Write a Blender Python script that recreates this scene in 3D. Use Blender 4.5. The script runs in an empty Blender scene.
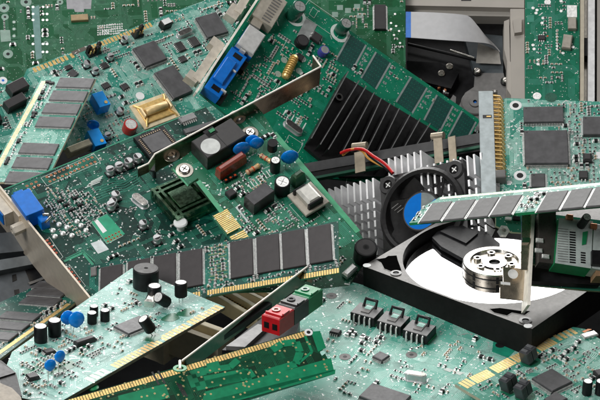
import math, random
# ---------------------------------------------------------------- geometry core (units: centimetres)
F = 1950.0            # focal length in photo pixels (photo is 600 x 400)
CX, CY = 300.0, 200.0
PITCH = math.radians(36)
D0 = 100.0
def vadd(a, b): return (a[0]+b[0], a[1]+b[1], a[2]+b[2])
def vsub(a, b): return (a[0]-b[0], a[1]-b[1], a[2]-b[2])
def vmul(a, k): return (a[0]*k, a[1]*k, a[2]*k)
def dot(a, b): return a[0]*b[0]+a[1]*b[1]+a[2]*b[2]
def cross(a, b): return (a[1]*b[2]-a[2]*b[1], a[2]*b[0]-a[0]*b[2], a[0]*b[1]-a[1]*b[0])
def norm(a):
    l = math.sqrt(dot(a, a)); return (a[0]/l, a[1]/l, a[2]/l)
def ray(px, py): return ((px-CX)/F, -(py-CY)/F, -1.0)
def solve_frame(ref, a, b, sign=1):
    """unit vectors u (image dir a), v (image dir b, its lower end nearer) of a plane seen at pixel ref."""
    A2 = a[0]**2+a[1]**2; B2 = b[0]**2+b[1]**2; ab = a[0]*b[0]+a[1]*b[1]
    S = ((A2+B2)+math.sqrt((A2-B2)**2+4*ab*ab))/2*1.0005
    zu = math.sqrt(max(0, 1-A2/S)); zv = math.sqrt(max(0, 1-B2/S))
    v = (b[0], -b[1], sign*zv*math.sqrt(S)); u = (a[0], -a[1], -math.copysign(1, ab*sign)*zu*math.sqrt(S))
    # swing from the optical axis to the ray through ref
    r = norm(ray(*ref)); k = (0, 0, -1.0)
    ax = cross(k, r); s = math.sqrt(dot(ax, ax)); c = dot(k, r)
    if s > 1e-9:
        ax = vmul(ax, 1/s)
        def rot(p): return vadd(vadd(vmul(p, c), vmul(cross(ax, p), s)), vmul(ax, dot(ax, p)*(1-c)))
        u, v = rot(u), rot(v)
    u = norm(u); n = norm(cross(v, u)); v = cross(u, n)
    return u, v, n
class Plane:
    def __init__(s, ref, d, a, b, sign=1):
        s.ref = ref; s.u, s.v, s.n = solve_frame(ref, a, b, sign)
        s.P = vmul(ray(*ref), d)
        if dot(s.n, s.P) > 0: s.n = vmul(s.n, -1)
        s.uv = (s.u, vmul(s.v, -1), s.n)   # right handed local axes x, y (up the picture), z (to the viewer)
    def hit(s, px, py, h=0.0):
        """local x,y,z of the point where pixel's ray meets the plane raised by h"""
        r = ray(px, py); P = vadd(s.P, vmul(s.n, h))
        t = dot(P, s.n)/dot(r, s.n); q = vsub(vmul(r, t), s.P)
        return (dot(q, s.uv[0]), dot(q, s.uv[1]), h)
    def depth(s, px, py): 
        r = ray(px, py); return dot(s.P, s.n)/dot(r, s.n)
    def proj(s, x, y, z=0):
        q = vadd(s.P, vadd(vadd(vmul(s.uv[0], x), vmul(s.uv[1], y)), vmul(s.uv[2], z)))
        return (CX+F*q[0]/-q[2], CY-F*q[1]/-q[2])
# planes: name: (ref, depth, a, b, polygon)   -- every large thing gets its place in the pile here
G = {}
def gp(name, ref, d, a, b, poly, sign=1):
    G[name] = (Plane(ref, d, a, b, sign), poly)
gp('A1', (120, 40), 117, (17.5, -1.0), (1.2, 15), [(-90, -60), (258, -60), (258, 120), (-90, 120)])
gp('A2', (370, 30), 119, (17.5, 0), (.3, 15), [(262, -60), (405.5, -60), (405.5, 118), (262, 118)])
gp('DR', (470, 60), 119, (17.5, .2), (.2, 15), [(408, -18), (524, -18), (524, 130), (408, 130)])
gp('C', (555, 50), 117, (17.5, .2), (.1, 15), [(525, -60), (580, -60), (579, 112), (525, 112)])
gp('D', (150, 80), 112, (15.2, -5.5), (9.2, 13.9), [(27, 69), (150, 21), (221, -6), (262, 56), (215, 150), (60, 150), (20, 85)])
gp('S6', (20, 95), 108.3, (16, -4), (6, 14), [(-10, 88), (10, 80), (30, 92), (40, 150), (-10, 150)])
gp('FR', (50, 130), 105.3, (17, .6), (-5.3, 11), [(42.5, 76), (96, 78), (46, 182), (-14, 182)])
gp('E', (330, 80), 113, (14.5, 9.6), (-6.9, 12.2), [(306, 0), (480, 120), (440, 190), (300, 175), (200, 93), (262, -20), (290, -12)])
gp('K', (400, 200), 101.2, (17, -3.9), (1, 18), [(310, 170), (500, 140), (500, 260), (330, 270)])
gp('L', (545, 140), 100.5, (18.8, -.2), (.5, 14.6), [(500, 100), (506, 98), (650, 103.5), (650, 195), (500, 198)])
gp('I', (150, 200), 100.7, (16.5, -6.8), (9.04, 11.6), [(2, 190), (205, 106), (275, 195), (290, 290), (84, 294)])
gp('N', (450, 265), 94.5, (16.1, 6.0), (-12.7, 7.6), [(363, 266), (532, 329), (690, 235), (540, 158)])
gp('O', (570, 240), 90.0, (18, 2), (.5, 17), [(536, 195), (615, 195), (615, 300), (536, 300)])
gp('M', (520, 205), 89.4, (19, -1.8), (-4.7, 7.9), [(423, 207), (440, 197), (615, 181), (615, 204), (409, 223)])
gp('W', (380, 345), 90.6, (18.1, 5.3), (-9.6, 10.0), [(315, 288), (345, 280), (700, 380), (560, 470), (200, 470)])
gp('P', (215, 260), 94, (18.75, -3.4), (.3, 15.75), [(87.5, 266), (338, 221), (339, 272), (93, 318)])
gp('R', (40, 315), 96, (17.1, 1.5), (-9.9, 7.5), [(42, 283), (90, 291), (-20, 374), (-60, 330)])
gp('Y', (20, 255), 101, (17, -4), (6, 15), [(-10, 235), (50, 225), (60, 310), (-10, 310)])
gp('T', (215, 310), 95, (16, 6), (-12, 8), [(165, 285), (260, 285), (260, 345), (165, 345)])
gp('Q', (110, 330), 88.8, (13.9, -6.9), (14.8, 6.5), [(12, 352), (132, 268), (225, 307), (55, 405), (22, 398), (4, 372)])
gp('V', (220, 370), 84.3, (18.3, -5.3), (7.8, 15.3), [(58, 402), (311.6, 328.5), (335, 372.5), (80, 450)])
gp('X', (545, 375), 87.5, (14.7, -7.3), (14.7, 9.2), [(455, 384), (573, 327), (585, 329), (690, 400), (580, 460)])

gp('U', (280, 315), 89.5, (17.3, 5.1), (-11.05, 7.95), [(262, 330), (298, 282), (322, 286), (326, 300), (290, 345)])
gp('J', (260, 190), 98.3, (15.4, -8.8), (11.2, 12.7), [(171, 168), (250, 101), (262, 112), (274, 131), (292, 154), (358, 230), (371, 252), (347, 288), (285, 292), (240, 252), (229, 236.5), (239.5, 230.5), (238, 228.5), (227, 234.5), (212.5, 216), (222, 210), (198, 178), (188, 185)])
import bpy
from mathutils import Matrix, Vector
scene = bpy.context.scene
# ---------------------------------------------------------------- camera
sp, cp = math.sin(PITCH), math.cos(PITCH)
CAM = Matrix(((1, 0, 0, 0), (0, sp, -cp, -D0*cp), (0, cp, sp, D0*sp), (0, 0, 0, 1)))
cam = bpy.data.cameras.new('camera'); cam_o = bpy.data.objects.new('camera', cam)
scene.collection.objects.link(cam_o); cam_o.matrix_world = CAM
cam.sensor_width = 36.0; cam.sensor_fit = 'HORIZONTAL'; cam.lens = 36.0*F/600.0
cam.clip_start = 1.0; cam.clip_end = 2000.0
scene.camera = cam_o
# ---------------------------------------------------------------- studio light
world = bpy.data.worlds.new('World'); scene.world = world; world.use_nodes = True
bgn = world.node_tree.nodes['Background']; bgn.inputs[0].default_value = (.9, .95, 1, 1); bgn.inputs[1].default_value = .03
def area(name, loc, target, sx, sy, power, color=(1, 1, 1)):
    l = bpy.data.lights.new(name, 'AREA'); l.shape = 'RECTANGLE'; l.size = sx; l.size_y = sy; l.energy = power; l.color = color
    o = bpy.data.objects.new(name, l); scene.collection.objects.link(o)
    d = Vector(target)-Vector(loc); o.matrix_world = Matrix.Translation(loc) @ d.to_track_quat('-Z', 'Y').to_matrix().to_4x4()
    return o
area('softbox_behind', (10, 125, 40), (0, 0, 0), 200, 76, 330000, (1, .99, .97))
area('softbox_overhead', (-68, -48, 92), (0, 0, 0), 50, 46, 108000, (1, .99, .97))
area('softbox_top', (-20, 28, 118), (0, 0, 0), 60, 55, 42000, (1, .99, .98))
area('softbox_side', (90, -70, 70), (0, 0, 0), 60, 60, 9000, (1, .97, .93))
scene.view_settings.view_transform = 'Standard'; scene.view_settings.look = 'None'
scene.view_settings.exposure = 0; scene.view_settings.gamma = 1
scene.cycles.max_bounces = 6; scene.cycles.diffuse_bounces = 2; scene.cycles.glossy_bounces = 4
scene.render.film_transparent = False
rnd = random.Random(7)
# ---------------------------------------------------------------- materials (all procedural)
MATS = {}
def mat(name, col, rough=.5, metal=0., var=.12, scale=3., bump=.0, bscale=40., coat=0., spec=.5, col2=None, rvar=.12):
    if name in MATS: return MATS[name]
    m = bpy.data.materials.new(name); m.use_nodes = True; nt = m.node_tree; N = nt.nodes; L = nt.links
    p = N['Principled BSDF']; p.inputs['Metallic'].default_value = metal
    p.inputs['Coat Weight'].default_value = coat; p.inputs['Coat Roughness'].default_value = .15
    p.inputs['Specular IOR Level'].default_value = spec
    tc = N.new('ShaderNodeTexCoord'); ns = N.new('ShaderNodeTexNoise'); ns.inputs['Scale'].default_value = scale
    ns.inputs['Detail'].default_value = 6; L.new(tc.outputs['Object'], ns.inputs['Vector'])
    cr = N.new('ShaderNodeValToRGB'); c2 = col2 or tuple(min(1, c*(1+var)) for c in col); c1 = col if col2 else tuple(c*(1-var) for c in col)
    cr.color_ramp.elements[0].color = (*c1, 1); cr.color_ramp.elements[1].color = (*c2, 1)
    cr.color_ramp.elements[0].position = .35; cr.color_ramp.elements[1].position = .65
    L.new(ns.outputs['Fac'], cr.inputs[0]); L.new(cr.outputs[0], p.inputs['Base Color'])
    mr = N.new('ShaderNodeMapRange'); mr.inputs['To Min'].default_value = max(.03, rough-rvar); mr.inputs['To Max'].default_value = min(1, rough+rvar)
    n2 = N.new('ShaderNodeTexNoise'); n2.inputs['Scale'].default_value = scale*2.7; n2.inputs['Detail'].default_value = 4
    L.new(tc.outputs['Object'], n2.inputs['Vector']); L.new(n2.outputs['Fac'], mr.inputs[0]); L.new(mr.outputs[0], p.inputs['Roughness'])
    if bump:
        n3 = N.new('ShaderNodeTexNoise'); n3.inputs['Scale'].default_value = bscale; n3.inputs['Detail'].default_value = 3
        b = N.new('ShaderNodeBump'); b.inputs['Strength'].default_value = bump; b.inputs['Distance'].default_value = .02
        L.new(tc.outputs['Object'], n3.inputs['Vector']); L.new(n3.outputs['Fac'], b.inputs['Height']); L.new(b.outputs[0], p.inputs['Normal'])
    MATS[name] = m; return m
def mask(name, col, pour, rough=.34, spec=.4, fine=.5, speck=(.50, .58, .54), sd=.62, sr=.17):
    """solder mask over copper: blocky copper pours and hair-fine weave show through the lacquer"""
    if name in MATS: return MATS[name]
    m = bpy.data.materials.new(name); m.use_nodes = True; nt = m.node_tree; N = nt.nodes; L = nt.links
    p = N['Principled BSDF']; p.inputs['Roughness'].default_value = rough; p.inputs['Specular IOR Level'].default_value = spec
    tc = N.new('ShaderNodeTexCoord')
    v = N.new('ShaderNodeTexVoronoi'); v.distance = 'MANHATTAN'; v.inputs['Scale'].default_value = .55; v.inputs['Randomness'].default_value = .9
    L.new(tc.outputs['Object'], v.inputs['Vector'])
    sx = N.new('ShaderNodeSeparateColor'); L.new(v.outputs['Color'], sx.inputs[0])
    gt = N.new('ShaderNodeMath'); gt.operation = 'GREATER_THAN'; gt.inputs[1].default_value = .55; L.new(sx.outputs[0], gt.inputs[0])
    # hatched fine routing
    v2 = N.new('ShaderNodeTexVoronoi'); v2.distance = 'CHEBYCHEV'; v2.inputs['Scale'].default_value = 5.5; L.new(tc.outputs['Object'], v2.inputs['Vector'])
    gt2 = N.new('ShaderNodeMath'); gt2.operation = 'GREATER_THAN'; gt2.inputs[1].default_value = .42; L.new(v2.outputs['Distance'], gt2.inputs[0])
    ml = N.new('ShaderNodeMath'); ml.operation = 'MULTIPLY'; ml.inputs[1].default_value = fine; L.new(gt2.outputs[0], ml.inputs[0])
    mx = N.new('ShaderNodeMath'); mx.operation = 'MAXIMUM'; L.new(gt.outputs[0], mx.inputs[0]); L.new(ml.outputs[0], mx.inputs[1])
    ns = N.new('ShaderNodeTexNoise'); ns.inputs['Scale'].default_value = 1.1; ns.inputs['Detail'].default_value = 5; L.new(tc.outputs['Object'], ns.inputs['Vector'])
    m2 = N.new('ShaderNodeMath'); m2.operation = 'MULTIPLY'; L.new(mx.outputs[0], m2.inputs[0]); L.new(ns.outputs['Fac'], m2.inputs[1])
    mix = N.new('ShaderNodeMix'); mix.data_type = 'RGBA'; mix.inputs[6].default_value = (*col, 1); mix.inputs[7].default_value = (*pour, 1)
    L.new(m2.outputs[0], mix.inputs[0])
    v3 = N.new('ShaderNodeTexVoronoi'); v3.distance = 'CHEBYCHEV'; v3.inputs['Scale'].default_value = 8.5; L.new(tc.outputs['Object'], v3.inputs['Vector'])
    l3 = N.new('ShaderNodeMath'); l3.operation = 'LESS_THAN'; l3.inputs[1].default_value = sr; L.new(v3.outputs['Distance'], l3.inputs[0])
    s3 = N.new('ShaderNodeSeparateColor'); L.new(v3.outputs['Color'], s3.inputs[0])
    n4 = N.new('ShaderNodeTexNoise'); n4.inputs['Scale'].default_value = .8; L.new(tc.outputs['Object'], n4.inputs['Vector'])
    a3 = N.new('ShaderNodeMath'); a3.operation = 'ADD'; L.new(s3.outputs[1], a3.inputs[0]); L.new(n4.outputs['Fac'], a3.inputs[1])
    g3 = N.new('ShaderNodeMath'); g3.operation = 'GREATER_THAN'; g3.inputs[1].default_value = sd+.45; L.new(a3.outputs[0], g3.inputs[0])
    k3 = N.new('ShaderNodeMath'); k3.operation = 'MULTIPLY'; L.new(l3.outputs[0], k3.inputs[0]); L.new(g3.outputs[0], k3.inputs[1])
    mx3 = N.new('ShaderNodeMix'); mx3.data_type = 'RGBA'; mx3.inputs[7].default_value = (*speck, 1); L.new(k3.outputs[0], mx3.inputs[0]); L.new(mix.outputs[2], mx3.inputs[6])
    L.new(mx3.outputs[2], p.inputs['Base Color'])
    b = N.new('ShaderNodeBump'); b.inputs['Strength'].default_value = .25; b.inputs['Distance'].default_value = .01
    L.new(m2.outputs[0], b.inputs['Height']); L.new(b.outputs[0], p.inputs['Normal'])
    MATS[name] = m; return m
BLK = mat('black_plastic', (.010, .010, .011), .42, var=.3, bump=.05, spec=.25)
EPX = mat('chip_epoxy', (.064, .063, .067), .48, var=.22, bump=.08, bscale=60, scale=2.6, rvar=.16)
EPXD = mat('chip_epoxy_dark', (.022, .020, .021), .5, var=.2, bump=.2, bscale=60, scale=1.5)
TIN = mat('tinned_lead', (.78, .78, .76), .34, .45, var=.2, scale=9)
GOLD = mat('gold_plating', (.85, .58, .22), .38, .55, var=.15, scale=5)
SILK = mat('white_silkscreen', (.62, .68, .64), .6)
PADM = mat('solder_pad', (.72, .74, .72), .35, .4, var=.2, scale=12)
ALU = mat('aluminium', (.60, .60, .61), .36, .7, var=.08, scale=4)
STEEL = mat('bracket_steel', (.46, .43, .38), .36, .85, var=.1, scale=5, bump=.08, bscale=90)
CHROME = mat('bright_steel', (.72, .69, .64), .22, 1., var=.08, scale=2)
BLUEP = mat('blue_connector_plastic', (.0, .15, .58), .4, var=.1)
BLUEC = mat('blue_ceramic', (.0, .22, .75), .28, var=.1, coat=.4)
BLUET = mat('blue_trimmer_plastic', (.0, .33, .95), .35, var=.08)
REDP = mat('red_plastic', (.50, .01, .015), .4)
REDF = mat('red_brown_film', (.26, .035, .015), .3, coat=.4)
GRNP = mat('green_plastic', (.01, .22, .08), .4)
GREYP = mat('grey_plastic', (.34, .32, .29), .55, var=.04, scale=.7)
DGREY = mat('slate_grey_plastic', (.07, .08, .09), .5, bump=.1)
CREAM = mat('cream_plastic', (.50, .45, .35), .5, var=.06)
BEIGE = mat('beige_resistor', (.55, .36, .2), .4)
WHT = mat('white_plastic', (.75, .76, .76), .4, var=.04)
DGRN = mat('dark_green_sleeve', (.01, .09, .055), .3, coat=.3)
COPPER = mat('bare_copper', (.55, .22, .10), .4, .5)
ORANGE = mat('orange_mark', (.65, .08, .01), .5)
DARKM = mat('dark_heatsink_metal', (.016, .015, .016), .38, .2, var=.3)
MIDG = mat('mid_grey_smd', (.14, .135, .13), .5)
TAN = mat('tan_ceramic', (.42, .31, .2), .5)
FR4 = mat('fibreglass_edge', (.30, .34, .20), .6)
EDGE_D = mat('fibreglass_edge_dark', (.05, .13, .07), .6)
# ---------------------------------------------------------------- mesh collector
class MB:
    def __init__(s): s.v = []; s.f = []; s.m = []; s.s = []; s.mats = []
    def mi(s, m):
        if m not in s.mats: s.mats.append(m)
        return s.mats.index(m)
    def add(s, vs, fs, m, smooth=False):
        o = len(s.v); s.v += vs; k = s.mi(m)
        for f in fs: s.f.append(tuple(i+o for i in f)); s.m.append(k); s.s.append(smooth)
    def box(s, c, d, m, rot=0, ch=0, top=None, taper=0):
        """box centred c=(x,y,z), size d; chamfer ch round the top; taper shrinks the top"""
        hx, hy, hz = d[0]/2, d[1]/2, d[2]/2; cr, sr = math.cos(rot), math.sin(rot)
        def ringp(ex, ey, z): return [(c[0]+x*cr-y*sr, c[1]+x*sr+y*cr, c[2]+z) for x, y in ((-hx+ex, -hy+ey), (hx-ex, -hy+ey), (hx-ex, hy-ey), (-hx+ex, hy-ey))]
        rings = [ringp(0, 0, -hz)]
        if ch: rings += [ringp(taper, taper, hz-ch), ringp(taper+ch, taper+ch, hz)]
        else: rings += [ringp(taper, taper, hz)]
        vs = [p for r in rings for p in r]; fs = [(3, 2, 1, 0)]; n = len(rings)
        for k in range(n-1):
            for i in range(4): fs.append((4*k+i, 4*k+(i+1) % 4, 4*k+4+(i+1) % 4, 4*k+4+i))
        s.add(vs, fs, m); s.add(rings[-1], [(0, 1, 2, 3)], top or m)
        return s
    def box3(s, o, ex, ey, ez, m, top=None):
        """parallelepiped from corner o with edge vectors"""
        P = [o, vadd(o, ex), vadd(vadd(o, ex), ey), vadd(o, ey)]; Q = [vadd(p, ez) for p in P]
        s.add(P+Q, [(3, 2, 1, 0), (0, 1, 5, 4), (1, 2, 6, 5), (2, 3, 7, 6), (3, 0, 4, 7)], m); s.add(Q, [(0, 1, 2, 3)], top or m); return s
    def prism(s, poly, z0, z1, m, side=None, bottom=True):
        n = len(poly); A = sum(poly[i-1][0]*poly[i][1]-poly[i][0]*poly[i-1][1] for i in range(n))
        if A < 0: poly = poly[::-1]
        B = [(x, y, z0) for x, y in poly]; T = [(x, y, z1) for x, y in poly]
        s.add(T, [tuple(range(n))], m)
        if bottom: s.add(B, [tuple(range(n))[::-1]], side or m)
        s.add(B+T, [(i, (i+1) % n, n+(i+1) % n, n+i) for i in range(n)], side or m); return s
    def sheet(s, poly, z, m):
        n = len(poly); A = sum(poly[i-1][0]*poly[i][1]-poly[i][0]*poly[i-1][1] for i in range(n))
        if A < 0: poly = poly[::-1]
        s.add([(x, y, z) for x, y in poly], [tuple(range(n))], m); return s
    def strip(s, p, q, w, z, m):
        dx, dy = q[0]-p[0], q[1]-p[1]; l = math.hypot(dx, dy) or 1; nx, ny = -dy/l*w/2, dx/l*w/2
        return s.sheet([(p[0]+nx, p[1]+ny), (q[0]+nx, q[1]+ny), (q[0]-nx, q[1]-ny), (p[0]-nx, p[1]-ny)], z, m)
    def ring(s, x, y, z, r0, r1, m, n=14, fill=None):
        vs = []
        for i in range(n):
            a = 2*math.pi*i/n; vs += [(x+r0*math.cos(a), y+r0*math.sin(a), z), (x+r1*math.cos(a), y+r1*math.sin(a), z)]
        s.add(vs, [(2*i, 2*i+1, (2*i+3) % (2*n), (2*i+2) % (2*n)) for i in range(n)], m)
        if fill: s.add(vs[::2], [tuple(range(n))], fill)
        return s
    def lathe(s, prof, m, c=(0, 0, 0), n=24, axis=None, smooth=True, mats=None):
        """profile [(r, z)...] round axis through c (z unless axis vector given); hard edges between segments"""
        a = Vector(axis).normalized() if axis else Vector((0, 0, 1)); t = a.orthogonal().normalized() if axis else Vector((1, 0, 0)); b = a.cross(t)
        c = Vector(c)
        def P(r, z, k):
            an = 2*math.pi*k/n; q = c+a*z+t*(r*math.cos(an))+b*(r*math.sin(an)); return (q.x, q.y, q.z)
        for j in range(len(prof)-1):
            (r0, z0), (r1, z1) = prof[j], prof[j+1]; mm = mats[j] if mats else m
            if r0 < 1e-6 and r1 < 1e-6: continue
            if r0 < 1e-6: s.add([P(r1, z1, k) for k in range(n)], [tuple(range(n))] if z1 <= z0+1e9 else [], mm); continue
            if r1 < 1e-6: s.add([P(r0, z0, k) for k in range(n)], [tuple(range(n))], mm); continue
            vs = [P(r0, z0, k) for k in range(n)]+[P(r1, z1, k) for k in range(n)]
            s.add(vs, [(k, (k+1) % n, n+(k+1) % n, n+k) for k in range(n)], mm, smooth and abs(z1-z0) > 1e-6)
        return s
    def tube(s, pts, r, m, n=8, caps=True):
        P = [Vector(p) for p in pts]; rings = []
        for i, p in enumerate(P):
            d = (P[min(i+1, len(P)-1)]-P[max(i-1, 0)]).normalized()
            if i == 0: t = d.orthogonal().normalized()
            else: t = (t-d*t.dot(d)).normalized()
            b = d.cross(t); rr = r[i] if isinstance(r, (list, tuple)) else r
            rings.append([tuple(p+t*(rr*math.cos(2*math.pi*k/n))+b*(rr*math.sin(2*math.pi*k/n))) for k in range(n)])
        vs = [q for g in rings for q in g]; fs = []
        for i in range(len(rings)-1):
            for k in range(n): fs.append((i*n+k, i*n+(k+1) % n, (i+1)*n+(k+1) % n, (i+1)*n+k))
        s.add(vs, fs, m, True)
        if caps: s.add(rings[0], [tuple(range(n))[::-1]], m); s.add(rings[-1], [tuple(range(n))], m)
        return s
    def blob(s, c, r, m, nu=14, nv=8, rot=0):
        vs = []; cr, sr = math.cos(rot), math.sin(rot)
        for j in range(nv+1):
            ph = math.pi*j/nv
            for i in range(nu):
                th = 2*math.pi*i/nu; x, y, z = r[0]*math.sin(ph)*math.cos(th), r[1]*math.sin(ph)*math.sin(th), r[2]*math.cos(ph)
                vs.append((c[0]+x*cr-y*sr, c[1]+x*sr+y*cr, c[2]+z))
        fs = [(j*nu+i, j*nu+(i+1) % nu, (j+1)*nu+(i+1) % nu, (j+1)*nu+i)[::-1] for j in range(nv) for i in range(nu)]
        s.add(vs, fs, m, True); return s
    def mesh(s, name):
        me = bpy.data.meshes.new(name); me.from_pydata(s.v, [], s.f)
        for m in s.mats: me.materials.append(m)
        me.polygons.foreach_set('material_index', s.m); me.polygons.foreach_set('use_smooth', s.s); me.update(); return me
# ---------------------------------------------------------------- objects
def link(o): scene.collection.objects.link(o); return o
def tag(o, label=None, cat=None, group=None, kind=None):
    if label: o['label'] = label
    if cat: o['category'] = cat
    if group: o['group'] = group
    if kind: o['kind'] = kind
    return o
def inpoly(p, poly):
    c = False; n = len(poly)
    for i in range(n):
        x1, y1 = poly[i]; x2, y2 = poly[i-1]
        if (y1 > p[1]) != (y2 > p[1]) and p[0] < (x2-x1)*(p[1]-y1)/(y2-y1)+x1: c = not c
    return c
class Thing:
    """an Empty with a frame solved from the photo; parts are its children in local centimetres"""
    def __init__(s, name, label, cat, key, group=None, seed=1):
        s.pl, s.poly = G[key]; s.key = key
        s.root = link(bpy.data.objects.new(name, None)); s.root.empty_display_size = 1
        x, y, z = s.pl.uv; P = s.pl.P
        s.root.matrix_world = CAM @ Matrix(((x[0], y[0], z[0], P[0]), (x[1], y[1], z[1], P[1]), (x[2], y[2], z[2], P[2]), (0, 0, 0, 1)))
        tag(s.root, label, cat, group); s.rnd = random.Random(seed); s.occ = []; s.deco = MB(); s.cut = []
    def at(s, px, py, h=0): q = s.pl.hit(px, py, h); return (q[0], q[1])
    def at3(s, px, py, h=0): return s.pl.hit(px, py, h)
    def put(s, name, mesh, loc=(0, 0, 0), rot=0, parent=None, label=None, mtx=None, kind=None):
        if isinstance(mesh, MB): mesh = mesh.mesh(name)
        o = link(bpy.data.objects.new(name, mesh)); o.parent = parent or s.root
        o.matrix_local = mtx if mtx is not None else Matrix.Translation(loc) @ Matrix.Rotation(rot, 4, 'Z')
        if label: o['label'] = label
        if kind: o['kind'] = kind
        return o
    def free(s, x, y, r):
        return all((x-a)**2+(y-b)**2 > (r+c)**2 for a, b, c in s.occ)
    def take(s, x, y, w, l, rot=0):
        n = max(1, int(max(w, l)/min(w, l)+.5)); k = min(w, l)/2*1.05; L = max(w, l)
        a = rot if w >= l else rot+math.pi/2
        for i in range(n):
            t = 0 if n == 1 else -L/2+k+(L-2*k)*i/(n-1)
            s.occ.append((x+t*math.cos(a), y+t*math.sin(a), k*1.15))
    def quad(s, p0, p1, p2, h):
        """footprint of a part whose TOP (at height h) has corners p0, p1 (along u), p2 (along v)"""
        a, b, c = s.at(*p0, h), s.at(*p1, h), s.at(*p2, h)
        w = math.hypot(b[0]-a[0], b[1]-a[1]); l = math.hypot(c[0]-a[0], c[1]-a[1])
        cx, cy = (b[0]+c[0])/2, (b[1]+c[1])/2
        ru = math.atan2(b[1]-a[1], b[0]-a[0]); rv = math.atan2(c[1]-a[1], c[0]-a[0])+math.pi/2
        d = (rv-ru+math.pi) % (2*math.pi)-math.pi
        return cx, cy, w, l, ru+d/2
    def locpoly(s): return [s.at(*p) for p in s.poly]
    # -------- the bare board
    def board(s, m, trace, thick=.16, edge=None, name='board', bundles=60, lanes=(3, 7), vias=160, viam=None, pour=None, gap=.068, tw=.030, zone=None, seed=3, holes=()):
        poly = s.locpoly(); D = s.deco; R = random.Random(seed)
        D.prism(poly, -thick, 0, m, edge or EDGE_D)
        xs = [p[0] for p in poly]; ys = [p[1] for p in poly]; dirs = [(math.cos(k*math.pi/4), math.sin(k*math.pi/4)) for k in range(8)]
        inside = lambda p: inpoly(p, poly)
        for _ in range(bundles):
            x, y = R.uniform(min(xs), max(xs)), R.uniform(min(ys), max(ys)); k = R.choice((0, 2, 4, 6)); n = R.randint(*lanes)
            path = [(x, y)]
            for j in range(R.randint(2, 5)):
                L = R.uniform(.3, 2.2) if j % 2 == 0 else R.uniform(.15, .8)
                x += dirs[k][0]*L; y += dirs[k][1]*L; path.append((x, y)); k = (k+R.choice((-1, 1))) % 8
            for q in range(n):
                off = (q-(n-1)/2)*gap
                pp = []
                for i, p in enumerate(path):
                    d1 = vsub((*path[min(i+1, len(path)-1)], 0), (*path[min(i, len(path)-2)], 0)); d0 = vsub((*path[max(i, 1)], 0), (*path[max(i-1, 0)], 0))
                    n1 = norm((-d1[1], d1[0], 0)); n0 = norm((-d0[1], d0[0], 0)); b = norm(vadd(n0, n1)); kk = off/max(.3, dot(b, n1))
                    pp.append((p[0]+b[0]*kk, p[1]+b[1]*kk))
                for a, b in zip(pp, pp[1:]):
                    if inside(a) and inside(b): D.strip(a, b, tw, .004, trace)
                if inside(pp[-1]) and R.random() < .6: D.ring(pp[-1][0], pp[-1][1], .007, .012, .035, viam or PADM, 8)
        for _ in range(vias):
            x, y = R.uniform(min(xs), max(xs)), R.uniform(min(ys), max(ys))
            if inside((x, y)): D.ring(x, y, .007, .014, R.choice((.03, .035, .05)), viam or PADM, 8)
    def done(s, name='board'): return s.put(name, s.deco)
    def fingers(s, p0, p1, n, depth, skip=(), m=None, w=.7, z=.006, inset=.04):
        """gold contacts along the board edge from pixel p0 to p1"""
        a, b = s.at(*p0), s.at(*p1); poly = s.locpoly(); cx = sum(p[0] for p in poly)/len(poly); cy = sum(p[1] for p in poly)/len(poly)
        dx, dy = (b[0]-a[0])/n, (b[1]-a[1])/n; l = math.hypot(dx, dy); nx, ny = -dy/l, dx/l
        if (cx-a[0])*nx+(cy-a[1])*ny < 0: nx, ny = -nx, -ny
        M = MB()
        for i in range(n):
            if i in skip: continue
            x, y = a[0]+dx*(i+.5), a[1]+dy*(i+.5)
            M.strip((x+nx*inset, y+ny*inset), (x+nx*depth, y+ny*depth), l*w, z, m or GOLD)
        s.put('edge_contact_strip', M)
        s.take((a[0]+b[0])/2+nx*depth/2, (a[1]+b[1])/2+ny*depth/2, math.hypot(b[0]-a[0], b[1]-a[1]), depth, math.atan2(dy, dx))
    # -------- parts
    def chip(s, p0, p1, p2, h=.12, pins='uv', pitch=.06, m=None, lead=.1, name='chip', pm=None):
        x, y, w, l, r = s.quad(p0, p1, p2, h)
        return s.chip_at(x, y, w, l, r, h, pins, pitch, m, lead, name, pm)
    def chip_at(s, x, y, w, l, r, h=.12, pins='uv', pitch=.06, m=None, lead=.1, name='chip', pm=None):
        key = (round(w, 2), round(l, 2), h, pins, pitch, (m or EPX).name, lead)
        me = CH.get(key)
        if not me:
            M = MB(); b = .03; M.box((0, 0, b+(h-b)/2), (w, l, h-b), m or EPX, ch=min(.03, h/5), taper=.012)
            M.ring(-w/2+min(.15, w*.2), l/2-min(.15, l*.2), h+.003, .0, min(.045, w*.06), EPXD, 10)
            def leads(n, half, across, flip):
                for i in range(n):
                    t = -across/2+across*(i+.5)/n
                    for sg in (-1, 1):
                        if flip: M.box((t, sg*(half+lead*.22), h*.5), (pitch*.45, lead*.5, .02), pm or TIN); M.box((t, sg*(half+lead*.7), .02), (pitch*.5, lead*.65, .03), pm or TIN); M.box((t, sg*(half+lead*.45), h*.27), (pitch*.45, .025, h*.45), pm or TIN)
                        else: M.box((sg*(half+lead*.22), t, h*.5), (lead*.5, pitch*.45, .02), pm or TIN); M.box((sg*(half+lead*.7), t, .02), (lead*.65, pitch*.5, .03), pm or TIN); M.box((sg*(half+lead*.45), t, h*.27), (.025, pitch*.45, h*.45), pm or TIN)
            if 'u' in pins: leads(max(2, int((w-.08)/pitch)), l/2, w-.08, True)    # leads along u on both v ends
            if 'v' in pins: leads(max(2, int((l-.08)/pitch)), w/2, l-.08, False)
            me = CH[key] = M.mesh(name)
        s.take(x, y, w+2*lead*('v' in pins), l+2*lead*('u' in pins), r)
        return s.put(name, me, (x, y, 0), r)
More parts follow.
